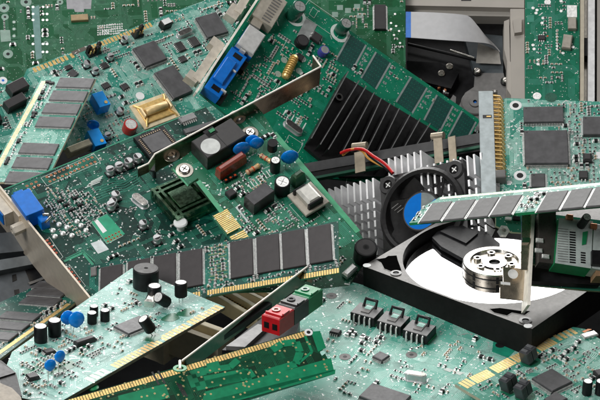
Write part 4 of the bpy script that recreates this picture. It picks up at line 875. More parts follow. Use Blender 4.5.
a, b = t.at3(155, 154, .9), t.at3(321, 66.5, .9); M = MB(); M.tube([a, b], .05, HE, 6); e = t.at3(313, 55.5, .9); M.tube([b, e], .05, HE, 6)
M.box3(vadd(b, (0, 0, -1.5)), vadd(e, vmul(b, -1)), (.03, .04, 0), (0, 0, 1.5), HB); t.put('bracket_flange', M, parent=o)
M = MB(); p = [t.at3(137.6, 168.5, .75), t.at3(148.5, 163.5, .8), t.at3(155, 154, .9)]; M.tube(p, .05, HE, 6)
for q0, q1 in zip(p, p[1:]): M.box3(vadd(q0, (0, 0, -.75)), vadd(q1, vmul(q0, -1)), (.03, .04, 0), (0, 0, .75), HB)
t.put('bracket_tail', M, parent=o)
t.scatter([(235, 205), (262, 190), (290, 205), (335, 235), (345, 262), (320, 285), (262, 270), (240, 235)], 70, seed=9, per=(2, 7)); t.scatter([(215, 175), (235, 172), (262, 172), (272, 190), (240, 205), (228, 200)], 20, seed=10); t.scatter([(245, 125), (270, 130), (300, 170), (285, 170)], 8, seed=13); t.done()
# ================================================================ opened hard disk
BL = mat('black_cast_case', (.009, .008, .008), .6, .0, var=.2, bump=.08, bscale=30, spec=.2); BLT = mat('machined_case_rim', (.10, .096, .092), .42, .4, var=.1, bump=.2, bscale=50)
t = Thing('hard_disk', 'opened black hard disk with mirror platter and silver hub, lower right', 'hard disk', 'N')
A = t.at(363, 266); B = t.at(532, 329); W_ = math.hypot(B[0]-A[0], B[1]-A[1]); ex = ((B[0]-A[0])/W_, (B[1]-A[1])/W_); ey = (-ex[1], ex[0])
def hp(x, y): return (A[0]+ex[0]*x+ey[0]*y, A[1]+ex[1]*x+ey[1]*y)
HC = t.at(494.5, 260.5, -.1); rel = (HC[0]-A[0], HC[1]-A[1]); hcx, hcy = rel[0]*ex[0]+rel[1]*ex[1], rel[0]*ey[0]+rel[1]*ey[1]
RP = min(4.5, hcy-.16, W_-hcx-.16); RO = RP+.15; Lh = 14.6; NS = 96
# rim: ring between the round well and the rectangular outline, built as strips by angle
def outl(a):
    c_, s_ = math.cos(a), math.sin(a); k = 1e9
    if c_ > 1e-9: k = min(k, (W_-hcx)/c_)
    if c_ < -1e-9: k = min(k, -hcx/c_)
    if s_ > 1e-9: k = min(k, (Lh-hcy)/s_)
    if s_ < -1e-9: k = min(k, -hcy/s_)
    return k
M = MB(); angs = sorted([2*math.pi*i/NS for i in range(NS)]+[math.atan2(yy-hcy, xx-hcx) % (2*math.pi) for xx in (0, W_) for yy in (0, Lh)])
for a0, a1 in zip(angs, angs[1:]+[angs[0]+2*math.pi]):
    def pt(a, r, z): q = hp(hcx+r*math.cos(a), hcy+r*math.sin(a)); return (q[0], q[1], z)
    mid = (a0+a1)/2; rw = RO if not (.25*math.pi < (mid % (2*math.pi)) < .75*math.pi) else RO*1.0
    r0, r1 = min(RO, outl(a0)-.12), min(RO, outl(a1)-.12)
    M.add([pt(a0, r0, 0), pt(a0, outl(a0), 0), pt(a1, outl(a1), 0), pt(a1, r1, 0)], [(0, 1, 2, 3)], BLT)
    M.add([pt(a0, r0, 0), pt(a1, r1, 0), pt(a1, r1, -1.2), pt(a0, r0, -1.2)], [(0, 1, 2, 3)], BL)
    M.add([pt(a0, outl(a0), 0), pt(a0, outl(a0), -1.55), pt(a1, outl(a1), -1.55), pt(a1, outl(a1), 0)], [(0, 1, 2, 3)], BL)
M.sheet([hp(.1, .1), hp(W_-.1, .1), hp(W_-.1, Lh-.1), hp(.1, Lh-.1)], -1.2, BL); M.sheet([hp(0, 0), hp(W_, 0), hp(W_, Lh), hp(0, Lh)], -1.55, BL)
t.put('case', M)
def painted_pocket(pts, nm='painted_pocket'):   # corner recess drawn flat: its shade is a black sheet, edged in rim metal
    M = MB(); P = [t.at(*p) for p in pts]; c = (sum(p[0] for p in P)/len(P), sum(p[1] for p in P)/len(P)); M.sheet(P, .006, mat('recess_shade_black', (.003, .003, .003), .9, spec=.0)); 
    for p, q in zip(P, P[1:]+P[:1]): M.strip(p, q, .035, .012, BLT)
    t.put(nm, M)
painted_pocket([(375, 259.5), (385, 258), (388, 256), (397, 255.5), (398, 260), (402, 271), (392, 272), (384, 269), (381, 263)]); painted_pocket([(489, 309), (500, 308), (521, 311), (531, 311), (525, 315.5), (512, 313), (507, 316), (494, 313)])
for p, rr in (((396, 273.5), .27), ((525.5, 321), .3)):
    x, y = t.at(*p); M = MB(); M.lathe([(rr, 0), (rr, .04), (rr*.55, .05), (rr*.5, .01), (0, .01)], mat('screw_boss', (.12, .12, .12), .35, .6), c=(x, y, 0), n=20, mats=[BLT, MATS['screw_boss'], BLK, BLK]); t.put('screw_boss', M)
for p in ((367, 265.5), (528, 326)):
    x, y = t.at(*p); M = MB(); M.lathe([(.2, 0), (.2, .015), (0, .015)], WHT, c=(x, y, 0), n=18); t.put('corner_highlight', M)  # highlights on the case corners, added as white discs
MIR = mat('mirror_platter', (.93, .93, .94), .045, 1., var=.01, rvar=.01)
q = hp(hcx, hcy); M = MB(); M.lathe([(RP, -.42), (RP, -.3), (1.3, -.3)], MIR, c=(q[0], q[1], -.3), n=96); plat = t.put('platter', M)
M = MB(); M.lathe([(1.55, -.3), (1.55, .14), (1.5, .19), (1.2, .19), (1.12, .05), (.62, .05), (.6, .12), (.28, .12), (.2, .02), (0, .02)], CHROME, c=(q[0], q[1], -.3), n=48, mats=[mat('hub_side_steel', (.32, .29, .25), .3, .9), CHROME, CHROME, CHROME, STEEL, DARKM, CHROME, BLK, BLK]); hb = t.put('hub', M)
M = MB(); M.lathe([(1.56, -.1), (1.565, -.06), (1.56, -.03)], BLK, c=(q[0], q[1], -.3), n=48); t.put('hub_groove', M, parent=hb)
for k in range(6):
    an = k*math.pi/3+.3; xx, yy = q[0]+.88*math.cos(an), q[1]+.88*math.sin(an); M = MB(); M.lathe([(.19, .05), (.19, .2), (.11, .2), (.1, .1), (0, .1)], CHROME, c=(xx, yy, -.3), n=16, mats=[CHROME, CHROME, BLK, BLK]); t.put('hub_screw', M, parent=hb)
for k in range(8):
    an = k*math.pi/4-2.4; M = MB(); M.box((q[0]+1.555*math.cos(an), q[1]+1.555*math.sin(an), -.38), (.02, .14, .36), BLK, rot=an); t.put('hub_slot', M, parent=hb)
# black plates standing in for the dark band reflected in the platter, far side
M = MB(); M.prism([t.at(*p, .05) for p in ((432, 231), (452, 210), (478, 220), (500, 237), (492, 247), (470, 256), (441, 240))], -.5, -.3, BLK); t.put('platter_dark_reflection', M)
M = MB(); M.prism([t.at(*p, .2) for p in ((440, 224), (456, 215), (478, 226), (466, 236))], -.3, -.2, BLK); t.put('dark_reflection_plate', M)
# ================================================================ card with upright bracket at the right edge
M_O = mask('mask_edge_card', (.01, .13, .08), (.03, .22, .14), .4)
t = Thing('expansion_card', 'stacked card at the right edge behind an upright steel bracket, with white connector', 'expansion card', 'O', seed=61)
def slab(name, pts, z0, z1, m, side=None, label=None):
    M = MB(); M.prism([t.at(*p, z1) for p in pts], z0, z1, m, side); return t.put(name, M, label=label)
slab('board', ((533, 264), (615, 272), (615, 222), (533, 212)), -.9, -.75, M_O, FR4)
slab('lower_board', ((531, 285), (590, 290.5), (615, 292), (615, 262), (531, 255)), -1.75, -1.6, M_O, FR4)
slab('module', ((539, 262), (556, 264), (556, 205), (539, 212)), -.75, -.1, mat('dark_brown_module', (.05, .043, .04), .3, coat=.3))
slab('connector', ((555, 263), (591, 268.5), (593, 221), (559, 218)), -.75, .2, mat('white_connector_face', (.46, .52, .50), .5), GRNP, 'white faced connector with rows of slots')
M = MB()
for i in range(14):
    x, y = t.at(572.5, 230+2.5*i, .2); M.box((x, y, .2), (.28, .07, .04), BLK if i > 0 else TIN); x, y = t.at(563, 229+2.5*i, .2); M.box((x, y, .2), (.5, .025, .03), MIDG)
t.put('vent_slot_row', M); M = MB()
for i in range(5): x, y = t.at(583, 253+2.4*i, .2); M.box((x, y, .2), (.22, .07, .04), BLK)
t.put('contact_slot_row', M); slab('connector_end', ((591, 268), (615, 272), (615, 231), (594, 228)), -.75, .15, mat('white_connector_face', (.46, .52, .50))); slab('port_block', ((592, 264), (615, 266), (615, 251), (592, 250)), -.4, .4, BLK, None)
t.ecap(587, 217, .2, 1.1); 
for q in ((570, 217, COPPER), (594, 226, COPPER), (600, 227, WHT)): x, y = t.at(q[0], q[1], .3); M = MB(); M.box((x, y, .2), (.3, .25, .3), q[2], ch=.03); t.put('chip_capacitor', M)
slab('green_tab', ((583, 232), (588, 231), (586, 244), (582, 245)), .2, .24, GRNP); slab('brass_post', ((596, 262), (606, 262), (606, 276), (596, 276)), -.8, .0, mat('brass_post', (.45, .28, .16), .4, .4))
M = MB(); 
for q in ((540, 240), (539, 250), (546, 256)): x, y = t.at(*q, 0); M.box((x, y, -.05), (.35, .2, .12), TIN, ch=.04)
x, y = t.at(538, 278, -1.3); M.box((x, y, -1.4), (.3, .3, .3), TIN, ch=.05); t.put('solder_lug', M)
slab('dark_gap_fill', ((531, 262), (600, 270), (600, 285), (531, 281)), -1.5, -1.1, BLK)  # black filler: shade in the gap between the two boards, made solid
x, y = t.at(505, 226, -2.5); 
slab('rear_board', ((496, 212), (528, 212), (528, 233), (512, 232), (496, 226)), -3.1, -2.95, M_O, FR4); M = MB(); x, y = t.at(503, 232, -2.9); M.lathe([(.28, -2.95), (.28, -2.7), (.12, -2.7), (.1, -2.9), (0, -2.9)], TIN, c=(x, y, 0), n=6, smooth=False); M.box((t.at(516, 219, -2.9)[0], t.at(516, 219, -2.9)[1], -2.85), (.35, .18, .15), BLK); M.box((t.at(508, 219, -2.9)[0], t.at(508, 219, -2.9)[1], -2.85), (.3, .14, .12), WHT); t.put('standoff', M)
# bracket: upright sheet in its own box
UB = mat('upright_bracket_steel', (.58, .50, .40), .26, .9, var=.08, scale=1.5)
M = MB(); M.prism([t.at(*p, -.6) for p in ((522, 206), (533, 205), (527.5, 270), (521, 270))], -.66, -.6, UB); M.prism([t.at(*p, -.5) for p in ((532.5, 205), (535.5, 205), (530.5, 305), (527.5, 305))], -1.5, -.5, mat('bright_bracket_edge', (.80, .75, .66))); o = t.put('bracket', M, label='upright polished steel bracket')
M = MB(); M.prism([t.at(*p, -1.3) for p in ((503, 267), (527.5, 269), (528, 301), (500, 298), (500, 287), (503.5, 285))], -1.38, -1.3, UB); t.put('bracket_foot', M, parent=o)
M = MB(); x, y = t.at(513, 274, -1.29); M.lathe([(.24, -1.3), (.24, -1.285), (0, -1.285)], mat('bright_hole', (.8, .8, .8), .3), c=(x, y, 0), n=18); M.box((*t.at(505.5, 283.5, -1.29), -1.29), (.45, .14, .02), WHT); t.put('foot_hole', M, parent=o)
M = MB(); M.prism([t.at(*p, -.5) for p in ((522, 238), (530, 238), (529, 243), (522, 243))], -.6, -.45, CHROME); t.put('bracket_bend', M, parent=o)
# ================================================================ memory stick, right
M_M = mask('mask_memory_green', (.01, .15, .10), (.05, .27, .20), .5, .3)
chipsM = [(440, 212.5), (463.5, 210.4), (487, 208.2), (510.5, 206)]
t = ram('M', 'pale green memory stick with slanted grey chips, lying above the hard disk', M_M, T_D, [], seed=71, edge=GRNP)
for p0, p1, p2 in (((430, 206), (452.5, 203.5), (419, 219)), ((453.5, 203.5), (475.5, 201.5), (443, 217)), ((477, 201.3), (500, 199.2), (466, 215)), ((500.5, 199), (522, 197), (490, 212.5)), ((547.5, 195), (569, 192.5), (536, 208.5)), ((572, 192), (593, 190), (561, 206)), ((596, 189.5), (618, 187.5), (585, 203.5))):
    c = ((p1[0]+p2[0])/2, (p1[1]+p2[1])/2); x, y = t.at(*c, .12); t.chip_at(x, y, 1.02, 2.25, 0, .12, 'v', .068, mat('chip_light_grey', (.09, .09, .09), .6, spec=.3), name='memory_chip', lead=.09)
t.fingers((441, 197.2), (616, 181.3), 88, .25, w=.85, m=mat('pale_gold', (.80, .66, .40)))
t.scatter([(522, 197), (548, 194), (537, 209), (512, 212)], 14, seed=4, per=(2, 5)); t.scatter([(424, 207), (432, 205), (420, 218), (412, 221)], 4, seed=5); t.done()
# ================================================================ memory stick, centre
M_P = mask('mask_teal_green', (.003, .06, .044), (.006, .11, .085), .36)
CD = mat('chip_brown_black', (.030, .025, .026), .42, var=.12, bump=.15)
cs_ = [(111, 283.5), (138.5, 277.5), (164.5, 272.5), (191, 268), (241.5, 258), (268, 253), (293.5, 248.5), (320, 243.5)]
t = ram('P', 'dark memory stick across the centre with eight brown black chips', M_P, mat('trace_teal', (.02, .24, .17), .4), cs_, w=1.14, l=2.2, cm=CD, seed=81, edge=mat('green_edge_pale', (.10, .30, .16)), lw=.1, gd=.32, bundles=30)
t.fingers((100, 314), (200.5, 297), 38, .32, w=.72); t.fingers((207, 296), (339.3, 273.4), 52, .32, w=.72)
t.deco.sheet([t.at(*p) for p in ((201.5, 292.5), (205.5, 292), (206, 300), (202, 300))], .012, M_P)
for i in range(10): t.linepx([(208+.2*i, 248+3.6*i), (226+.2*i, 245+3.6*i)], .05, mat('trace_gold_green', (.20, .27, .12), .4), .012)
t.scatter([(204, 246), (228, 241), (231, 288), (207, 292)], 26, seed=5, per=(2, 4), kinds=('capacitor_grey', 'resistor', 'capacitor')); t.scatter([(96, 300), (337, 258), (338, 268), (98, 311)], 24, seed=6, per=(2, 4), kinds=('capacitor_grey', 'resistor')); 
for i in range(18): x, y = t.at(98+13.6*i, 267-2.45*i); t.smd('resistor', x, y, 0)
t.block('chip', (90, 267), (96, 266), (90.5, 276), .1, MIDG); t.done()
# ================================================================ dark housing and stick, left
t = Thing('connector_housing', 'slate grey plastic housing at the left edge behind the satin bracket', 'housing', 'Y')
def sl(name, pts, z0, z1, m, **k): M = MB(); M.prism([t.at(*p, z1) for p in pts], z0, z1, m); return t.put(name, M, **k)
sl('upper_shelf', ((-8, 234), (20, 231), (34, 250), (-8, 254)), -.6, .1, DGREY); sl('middle_shelf', ((-8, 261), (30, 255), (44, 262), (-8, 272)), -.8, .1, mat('slate_light', (.11, .125, .135), .45)); 
sl('body', ((-8, 268), (8, 268), (50, 258), (62, 300), (5, 306), (-8, 300)), -2.4, -.4, DGREY); sl('recess', ((23, 265), (44, 262), (50, 273), (30, 282)), -.4, -.38, BLK); sl('edge_lip', ((28, 282.5), (50, 275), (52, 276), (30, 284.5)), -.4, -.3, MIDG)
sl('opening', ((12, 275), (16, 274), (17, 280), (12.5, 282)), -.4, -.38, BLK); sl('opening', ((14, 290), (19, 289), (20, 296), (15, 298)), -.4, -.38, BLK)
t = ram('R', 'memory stick at the lower left, half hidden below the satin bracket', M_P, MATS['trace_teal'], [], seed=91, edge=FR4, bundles=20)
for p0, p1, p2 in (((43.5, 282), (68, 283), (37, 287)), ((38, 287.5), (64, 289.5), (31, 294)), ((28, 295), (62, 297.5), (19, 303)), ((7, 311), (42, 313.5), (-3, 317.5)), ((-5, 320), (31, 322.5), (-15, 327.5)), ((-17, 330), (18, 332.5), (-27, 337))):
    h_ = .13; c = ((p1[0]+p2[0])/2, (p1[1]+p2[1])/2); x, y = t.at(*c, h_); t.chip_at(x, y, 2.05, .92, 0, h_, 'u', .068, name='memory_chip', lead=.06)
t.fingers((72, 304), (-10, 362), 74, .3, w=.8); t.scatter([(62, 300), (70, 304), (0, 355), (-10, 345)], 16, seed=5); t.done()
# ================================================================ cream sockets under the middle
CR = mat('cream_slot_plastic', (.85, .75, .54), .5, var=.05, bump=.1)
def T_slot(label, p0, p1, wd, h, z0, group=None):
    """long cream card socket along pixel line p0-p1"""
    t = Thing('card_slot', label, 'socket', 'T'); a, b = t.at(*p0, z0+h), t.at(*p1, z0+h); L = math.hypot(b[0]-a[0], b[1]-a[1]); r = math.atan2(b[1]-a[1], b[0]-a[0]); c = ((a[0]+b[0])/2, (a[1]+b[1])/2)
    M = MB(); M.box((0, wd*.36, z0+h/2), (L, wd*.28, h), CR, ch=.03); M.box((0, -wd*.36, z0+h/2), (L, wd*.28, h), CR, ch=.03); M.box((0, 0, z0+h*.3), (L, wd*.5, h*.6), mat('slot_floor', (.12, .10, .07), .6)); t.put('slot_body', M, (*c, 0), r)
    for sg in (-1, 1): M = MB(); M.box((sg*(L/2+.1), 0, z0+h/2+.05), (.3, wd*1.05, h+.1), CR, ch=.04); t.put('end_block', M, (*c, 0), r)
    M = MB()
    for i in range(int(L/.2)): M.box((-L/2+.1+.2*i, 0, z0+h*.62), (.05, wd*.42, .03), GOLD)
    t.put('contact_row', M, (*c, 0), r); return t
T_slot('cream card socket running from beneath the central memory stick, nearest the red terminal', (212, 286), (262, 315), 1.0, .8, -1.4)
T_slot('cream card socket behind its neighbour, mostly under the central memory stick', (236, 281), (300, 312), .9, .8, -1.6)
T_slot('upright cream socket whose end shows below the gold tip of the lower left card', (172, 318), (222, 336), 1.3, 1.6, -1.2)
T_slot('cream socket end below the gold edged lower left card, lowest of the cream ones', (120, 318), (168, 336), 1.3, 1.2, -1.6)
# ================================================================ pale card lower left
M_Q = mask('mask_frost_green', (.055, .25, .20), (.19, .43, .37), .42, .6, sd=.5, speck=(.8, .85, .83))
T_Q = mat('trace_frost_green', (.42, .66, .60), .42)
t = Thing('expansion_card', 'pale frosted card at the lower left with black buzzer and blue disc capacitors', 'expansion card', 'Q', seed=101)
t.board(M_Q, T_Q, bundles=110, vias=500, seed=101, edge=mat('pale_board_edge', (.42, .38, .28), .5))
t.fingers((225, 308), (194, 325.5), 9, .5, w=.72, m=mat('finger_gold', (.78, .52, .22), .5, .2)); t.fingers((192, 327), (166, 341.5), 8, .5, w=.72, m=MATS['finger_gold']); t.fingers((164, 343), (118, 369), 14, .5, w=.72, m=MATS['finger_gold']); t.fingers((112, 372), (92, 383), 4, .5, w=.6, m=MATS['pale_gold'])
t.chip((115.5, 326), (140, 314.5), (130, 335), .18, pitch=.07, lead=.08) if 0 else t.chip((115.5, 326), (139, 314), (129, 335), .18, pitch=.07, lead=.08)
for p, r_, h_ in (((40.5, 326), .30, .78), ((54.5, 320), .30, .78), ((92, 312.5), .22, .55), ((105, 310), .22, .55), ((94, 306), .2, .5), ((154.5, 285.5), .33, .66)):
    t.ecap(*p, r_, h_, cross=False)
t.ecap(146, 268, .62, 1.0, BLK, EPXD, cross=False, name='buzzer', label='round black buzzer'); x, y = t.at(146, 268, 1.0); M = MB(); M.lathe([(.1, 1.004), (0, 1.004)], mat('pure_black_hole', (.001, .001, .001))); t.put('sound_hole', M, (x, y, 0))
t.ecap(154.5, 335, .27, .75, tilt=(-.5, .35, .3), cross=False); t.ecap(171, 305, .28, .75, tilt=(-1.2, .1, .35), cross=False); t.ecap(181, 303, .30, .72, tilt=(.02, .05, .35), cross=False)
M = MB(); M.box((0, 0, .2), (1.0, .42, .4), CHROME, ch=.1); x, y = t.at(151, 297, .3); t.put('crystal_oscillator', M, (x, y, 0), .5); t.take(x, y, 1, .4, .5)
t.disc(68, 318, .33, .18, .7, leg=.2); t.disc(77, 320, .38, .2, .5, leg=.2); t.disc(61, 357, .27, .16, .9, leg=.4); t.disc(51, 366, .27, .16, .6, leg=.45)
for p in ((186, 313), (171, 318), (153, 338), (58, 371), (67, 366)): x, y = t.at(*p); t.deco.sheet([(x+.45*math.cos(a)*(1+.2*math.sin(3*a)), y+.4*math.sin(a)*(1+.2*math.cos(2*a))) for a in [2*math.pi*i/14 for i in range(14)]], .012, mat('dark_wash_patch', (.01, .12, .06), .3))
t.block('ferrite', (75, 341), (91, 333.5), (78, 344), .25, EPXD, ch=.05); t.chip((44, 350), (52, 346), (46, 354), .15, 'v', .1, m=EPXD); t.chip((27, 374), (36, 370.5), (29, 379), .2, 'v', .1, m=EPXD)
x, y = t.at(170, 311); t.take(x, y, .5, .5)
t.deco.sheet([t.at(*p) for p in ((22, 372), (36, 364), (44, 371), (28, 380))], .010, mat('dark_green_patch', (.01, .15, .08), .4)); t.deco.sheet([t.at(*p) for p in ((80, 347), (93, 340), (86, 352), (80, 356))], .010, MATS['dark_green_patch']) 
M = MB(); M.lathe([(.3, -.3), (.3, -.25), (.22, -.2), (.1, -.2), (.1, -.3)], GRNP, n=20); x, y = t.at(92, 382); t.put('eyelet', M, (x, y, 0))
t.scatter([(20, 350), (75, 318), (110, 345), (60, 395), (25, 395)], 60, seed=12, per=(2, 7)); t.scatter([(90, 318), (132, 275), (215, 308), (110, 362)], 24, seed=13, per=(1, 3)); t.done()
# ---- corner pieces bottom left
G['S'] = (Plane((10, 375), 82.5, (16, -2), (7, 9)), [(0, 0)])
t = Thing('connector_housing', 'black box connector with grey lid in the bottom left corner', 'housing', 'S')
M = MB(); M.prism([t.at(*p, 0) for p in ((-14, 352), (2, 361), (16, 373), (22, 396), (-14, 396))], -2.2, 0, BLK, BLK); t.put('body', M); M = MB(); M.prism([t.at(*p, .06) for p in ((-14, 354), (1, 363), (15.5, 372.5), (-2, 378), (-14, 376))], 0, .06, EPX); t.put('lid', M)
t = Thing('slot_bracket', 'loose steel slot bracket in the bottom left corner below the black box', 'bracket', 'S')
M = MB(); M.prism([t.at(*p, .5) for p in ((-14, 374), (0, 383), (12, 388), (21, 397), (24, 412), (-14, 412))], .38, .5, mat('dull_bracket_steel', (.20, .175, .14), .5, .4), MATS['dull_bracket_steel']); t.put('plate', M); M = MB(); M.prism([t.at(*p, .5) for p in ((-14, 370), (-14, 374), (0, 384), (0, 381.5))], .2, .5, MATS['bright_bracket_edge']); t.put('folded_edge', M)
# ================================================================ wide pale board along the bottom
M_W = mask('mask_mint_board', (.055, .33, .245), (.20, .52, .42), .40, .6, sd=.52, speck=(.8, .88, .84))
T_W = mat('trace_mint_board', (.38, .65, .57), .42)
t = Thing('motherboard', 'wide mint green board along the bottom centre with three black plug headers', 'circuit board', 'W', seed=111)
t.board(M_W, T_W, bundles=260, vias=1500, seed=111, edge=GRNP, lanes=(4, 9))
def plug(px, py):
    x, y = t.at(px, py, .75); o = MB(); w, l = 1.25, 1.0
    o.box((0, -l*.0, .32), (w, l, .45), BLK, ch=.02, top=mat('plug_grey_top', (.17, .17, .17), .5)); o.box((0, l*.1, .06), (w*1.02, l*.9, .12), GRNP)
    p = t.put('plug_header', o, (x, y, 0), .02)
    M = MB(); q = [(-w*.24, l*.25, .55), (-w*.24, l*.48, .85), (w*.24, l*.48, .85), (w*.24, l*.25, .55)]; M.tube(q, .085, BLK, 6); t.put('latch', M, parent=p)
    M = MB(); M.box((0, l*.02, .57), (w*.34, l*.55, .03), MIDG); M.box((0, l*.18, .585), (w*.26, l*.3, .03), T_W); t.put('latch_gap', M, parent=p)
    for i in range(4): M = MB(); M.tube([(-w*.33+w*.22*i, -l*.48, .48), (-w*.33+w*.22*i, -l*.56, .4), (-w*.33+w*.22*i, -l*.56, .0)], .05, TIN, 6); t.put('pin', M, parent=p)
    t.take(x, y, w, l)
for q in ((367, 306.5), (393.5, 315), (419.5, 324)): plug(*q)
t.chip((380, 351), (391, 355), (371, 356), .2, pitch=.065, lead=.08); t.chip((372.5, 382.5), (412, 395), (358, 396), .28, pitch=.065)
t.chip((332, 327), (341, 330), (330, 331), .2, 'u', .1, m=EPXD)
x, y = t.at(416, 373, .3); t.crystal(416, 373, 1.0, .35, .42, math.radians(12))
for p in ((345, 357), (411.5, 355), (331.5, 296)): x, y = t.at(*p); t.deco.ring(x, y, .013, .10, .27, MIDG, 22, BLK); t.occ.append((x, y, .3))
x, y = t.at(500, 345.5); t.deco.ring(x, y, .014, .0, .22, BLK, 22); t.deco.sheet([t.at(*p) for p in ((494, 336), (520, 346), (508, 358), (492, 352))], .009, mat('open_green_mask', (.01, .24, .15), .35)); t.occ.append((x, y, .8))
for q in ((447, 368), (457, 371)): t.deco.sheet([t.at(*p) for p in (q, (q[0]+7, q[1]+2), (q[0]+3, q[1]+4.5), (q[0]-4, q[1]+2))], .012, SILK)
t.scatter([(322, 292), (350, 298), (440, 340), (470, 350), (450, 395), (340, 395), (320, 330)], 50, seed=15, per=(1, 4)); t.scatter([(445, 330), (560, 350), (500, 395), (445, 395)], 18, seed=16, per=(1, 3))
t.done()
# ================================================================ terminal card and its bracket
t = Thing('terminal_card', 'card end with red, black and green terminal blocks', 'expansion card', 'U', seed=3)
t.board(M_J, T_J, bundles=6, vias=20, seed=1)
def term(px, py, m, lab, dark):
    x, y = t.at(px, py, .95); M = MB(); w, l = .95, 1.22; M.box((0, 0, .5), (w, l, .84), m, ch=.05); o = t.put('terminal', M, (x, y, 0), 0, label=lab)
    M = MB(); M.box((0, -.34, .96), (w*.9, .1, .06), m); M.box((w*.44, 0, .97), (.09, .5, .1), m); M.lathe([(.2, .93), (.2, .97), (.1, .97), (.09, .93), (0, .93)], dark, c=(-.15, .08, 0), n=18); t.put('release_button', M, parent=o)
    M = MB()
    for i in range(2): M.box((-.22+.44*i, -l/2, .45), (.26, .03, .3), BLK)
    t.put('wire_hole', M, parent=o)
term(307, 290.5, GRNP, 'green terminal block', DGRN); term(293, 300.5, mat('terminal_grey_black', (.035, .032, .032), .4), 'black terminal block', BLK); term(278, 311, REDP, 'red terminal block', REDF)
MB_ = mat('mirror_bracket', (.15, .13, .105), .14, 1., var=.05, scale=1.)
o, A_, B_ = wall_strip(t, (182, 361), (307, 267), -.0, .75, .06, MB_, hp=.75, label='upright mirror polished bracket')
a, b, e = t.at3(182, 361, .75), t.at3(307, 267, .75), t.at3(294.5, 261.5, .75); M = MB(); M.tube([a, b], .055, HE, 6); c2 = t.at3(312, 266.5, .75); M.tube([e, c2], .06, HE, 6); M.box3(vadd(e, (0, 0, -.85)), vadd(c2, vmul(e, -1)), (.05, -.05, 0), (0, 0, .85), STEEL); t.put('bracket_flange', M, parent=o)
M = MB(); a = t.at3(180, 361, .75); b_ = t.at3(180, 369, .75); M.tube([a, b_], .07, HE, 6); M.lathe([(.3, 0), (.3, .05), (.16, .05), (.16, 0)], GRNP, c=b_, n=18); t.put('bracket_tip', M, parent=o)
M = MB(); M.box3(t.at3(208, 346, .2), vadd(t.at3(268, 306, .2), vmul(t.at3(208, 346, .2), -1)), (.28, -.1, 0), (0, 0, .25), BLK); t.put('gasket_strip', M)
0 and M.box3(t.at3(196, 347, -1), vadd(t.at3(262, 308, -1), vmul(t.at3(196, 347, -1), -1)), (.9, -.4, 0), (0, 0, .8), BLK)
# metal can between them
t = Thing('metal_strip', 'pale flat metal strip lying between the mirror bracket and the green backed memory stick', 'strip', 'U')
M = MB(); M.prism([t.at(*p, -.8) for p in ((258, 324), (268, 326), (245, 347), (226, 346))], -1.0, -.8, mat('pale_zinc', (.26, .26, .26), .5, .2), MIDG); t.put('plate', M); M = MB(); M.prism([t.at(*p, -1.0) for p in ((240, 352), (222, 350), (262, 318), (300, 320), (296, 335))], -1.6, -1.0, BLK); t.put('dark_base', M)
# ================================================================ memory stick, solder side up
M_V = mat('mask_bottle_green', (.002, .026, .011), .38, bump=.1, scale=2, spec=.15); T_V = mat('trace_bottle_green', (.005, .10, .045), .35, spec=.15)
t = Thing('memory_stick', 'memory stick turned solder side up at the bottom, dark and bright green', 'memory stick', 'V', seed=121)
t.board(M_V, T_V, .13, edge=mat('green_edge', (.01, .16, .09)), bundles=70, vias=90, seed=23, viam=mat('tan_via', (.40, .36, .16), .4, .3), lanes=(4, 8))
t.fingers((62, 401), (178, 367.5), 42, .32, w=.75); t.fingers((182, 366), (310, 329), 46, .32, w=.75)
PV = mat('open_pour_green', (.006, .20, .09), .33, spec=.15)
def pour(pts): t.deco.sheet([t.at(*p) for p in pts], .009, PV)
def pline(pts, w): t.linepx(pts, w, PV, .0095)
pour(((196, 404), (335.5, 369.5), (335, 374), (230, 403))); pour(((205, 392), (300, 367), (331, 358), (334, 371), (250, 396), (200, 408)))
pline([(205, 371), (191, 375), (196, 387), (240, 377), (247, 371), (252, 378)], .42); pline([(205, 371), (230, 367), (238, 360)], .3); pline([(266, 373), (296, 364), (300, 352), (296, 342), (282, 344), (272, 350)], .35); pline([(205, 382), (250, 374)], .6)
pour(((206, 364), (218, 361), (221, 368), (209, 374))); pour(((118, 396), (165, 384), (170, 398), (120, 410))); pour(((311, 332), (320, 331), (326, 348), (318, 352))); pline([(305, 336), (312, 352), (300, 362)], .12)
R9 = random.Random(5)
for i in range(170):
    x, y = t.at(R9.uniform(100, 330), R9.uniform(335, 400)); 
    if inpoly((x, y), t.locpoly()): t.deco.ring(x, y, .0125, .012, .05, MATS['tan_via'], 8, BLK)
BKP = mat('bare_black_gap', (.006, .010, .008), .4)
for q in ((152, 372), (158, 371), (177, 383), (180, 384)): t.linepx([q, (q[0]+7, q[1]+13)], .09, BKP, .013)
for i in range(0): x, y = t.at(R9.uniform(205, 300), R9.uniform(350, 380)); t.deco.strip((x, y), (x+R9.choice((-.5, .6, .4)), y+R9.choice((0, .12))), .10, .0135, BKP)
x, y = t.at(308.5, 332.5); t.deco.ring(x, y, .015, .09, .19, WHT, 18, BLK)
t.deco.sheet([t.at(*p) for p in ((320, 352), (323, 350.5), (326, 353), (322, 356), (320.5, 354))], .014, T_W)
t.done()
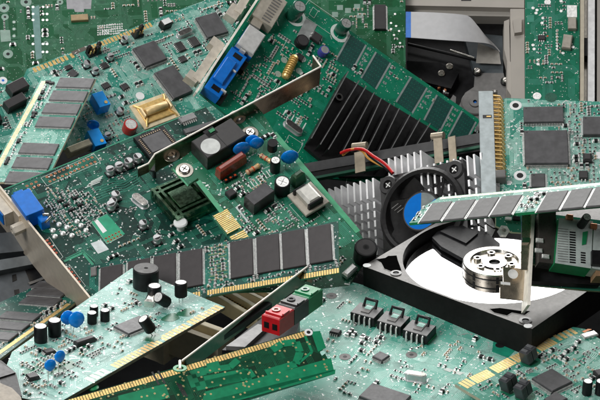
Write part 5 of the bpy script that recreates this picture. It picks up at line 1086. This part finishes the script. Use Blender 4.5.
# ================================================================ card in the lower right corner
M_X = mask('mask_soft_green', (.02, .22, .15), (.09, .36, .27), .42, sd=.52, speck=(.7, .8, .75))
t = Thing('expansion_card', 'green card in the lower right corner with bright gold edge and square chip', 'expansion card', 'X', seed=131)
t.board(M_X, T_D, bundles=60, vias=240, seed=131, edge=mat('pale_board_edge', (.42, .38, .28)))
GB = mat('bright_gold', (.92, .66, .28), .36, .4, var=.08)
t.fingers((457, 383), (466, 378), 3, .62, w=.8, m=GB); t.fingers((468, 377.5), (486, 369), 8, .62, w=.86, m=GB); t.fingers((488, 367.5), (507, 357.5), 8, .62, w=.86, m=GB); t.fingers((508.5, 357), (530, 347), 9, .62, w=.86, m=GB); t.fingers((532, 346), (548, 337.5), 7, .62, w=.86, m=GB); t.fingers((551, 336), (571, 327.5), 4, .55, w=.6, m=GB)
t.chip((531.5, 377.5), (552, 368), (552.5, 391), .25, pitch=.065); t.block('chip', (543, 398), (556, 392), (556, 404), .2, EPX)
for (px, py, rz) in ((530, 356, .1), (510, 384, 0.1), (524.5, 391, .15)):
    x, y = t.at(px+.5, py+6); M = MB()
    for sg in (-1, 1):
        M.box((sg*.22, 0, .62), (.4, .62, .85), mat('twin_cap_body', (.05, .052, .058), .35), ch=.1)
        for k in range(4): M.box((sg*.22-.15+.1*k, -.315, .62), (.04, .02, .7), MIDG)
        M.tube([(sg*.2, 0, .2), (sg*.2, 0, 0)], .03, TIN, 6)
    t.put('twin_capacitor', M, mtx=Matrix.Translation((x, y, 0)) @ Matrix.Rotation(rz, 4, 'Z') @ Matrix.Rotation(-.25, 4, 'Y') @ Matrix.Rotation(-.15, 4, 'X') @ Matrix.Scale(.78, 4)); t.occ.append((x, y, .4))
    t.deco.sheet([(x+.5*math.cos(a), y+.42*math.sin(a)) for a in [2*math.pi*i/12 for i in range(12)]], .010, mat('dark_green_patch', (.01, .15, .08)))  # darker green oval under each twin capacitor
for p in ((588, 381), (601, 381)): t.ecap(*p, .22, .7, cross=False)
t.block('chip', (594, 370), (604, 367), (598, 376), .3, EPXD); t.block('voltage_regulator', (581, 334), (594, 329.5), (585, 338), .12, TIN)
x, y = t.at(583, 329); t.deco.sheet([t.at(*p) for p in ((582, 331.5), (588, 329), (592, 329.5), (584, 333))], .012, COPPER)
for k in range(6): t.linepx([(556+2*k, 351-1.2*k), (574+2*k, 343+.2*k), (588+2*k, 352+.6*k), (585, 362+k)], .035, T_D, .012)
t.scatter([(470, 388), (560, 340), (600, 335), (605, 395), (500, 398)], 50, seed=17, per=(1, 4)); t.done()
# ---- repeats of one kind share a group
for o in scene.objects:
    if o.parent is None:
        k = o.name.split('.')[0]; g_ = {'memory_stick': 'memory sticks strewn over the pile', 'fan_wire': 'wires of the cooler fan', 'card_slot': 'cream card sockets under the centre'}.get(k)
        if g_: o['group'] = g_
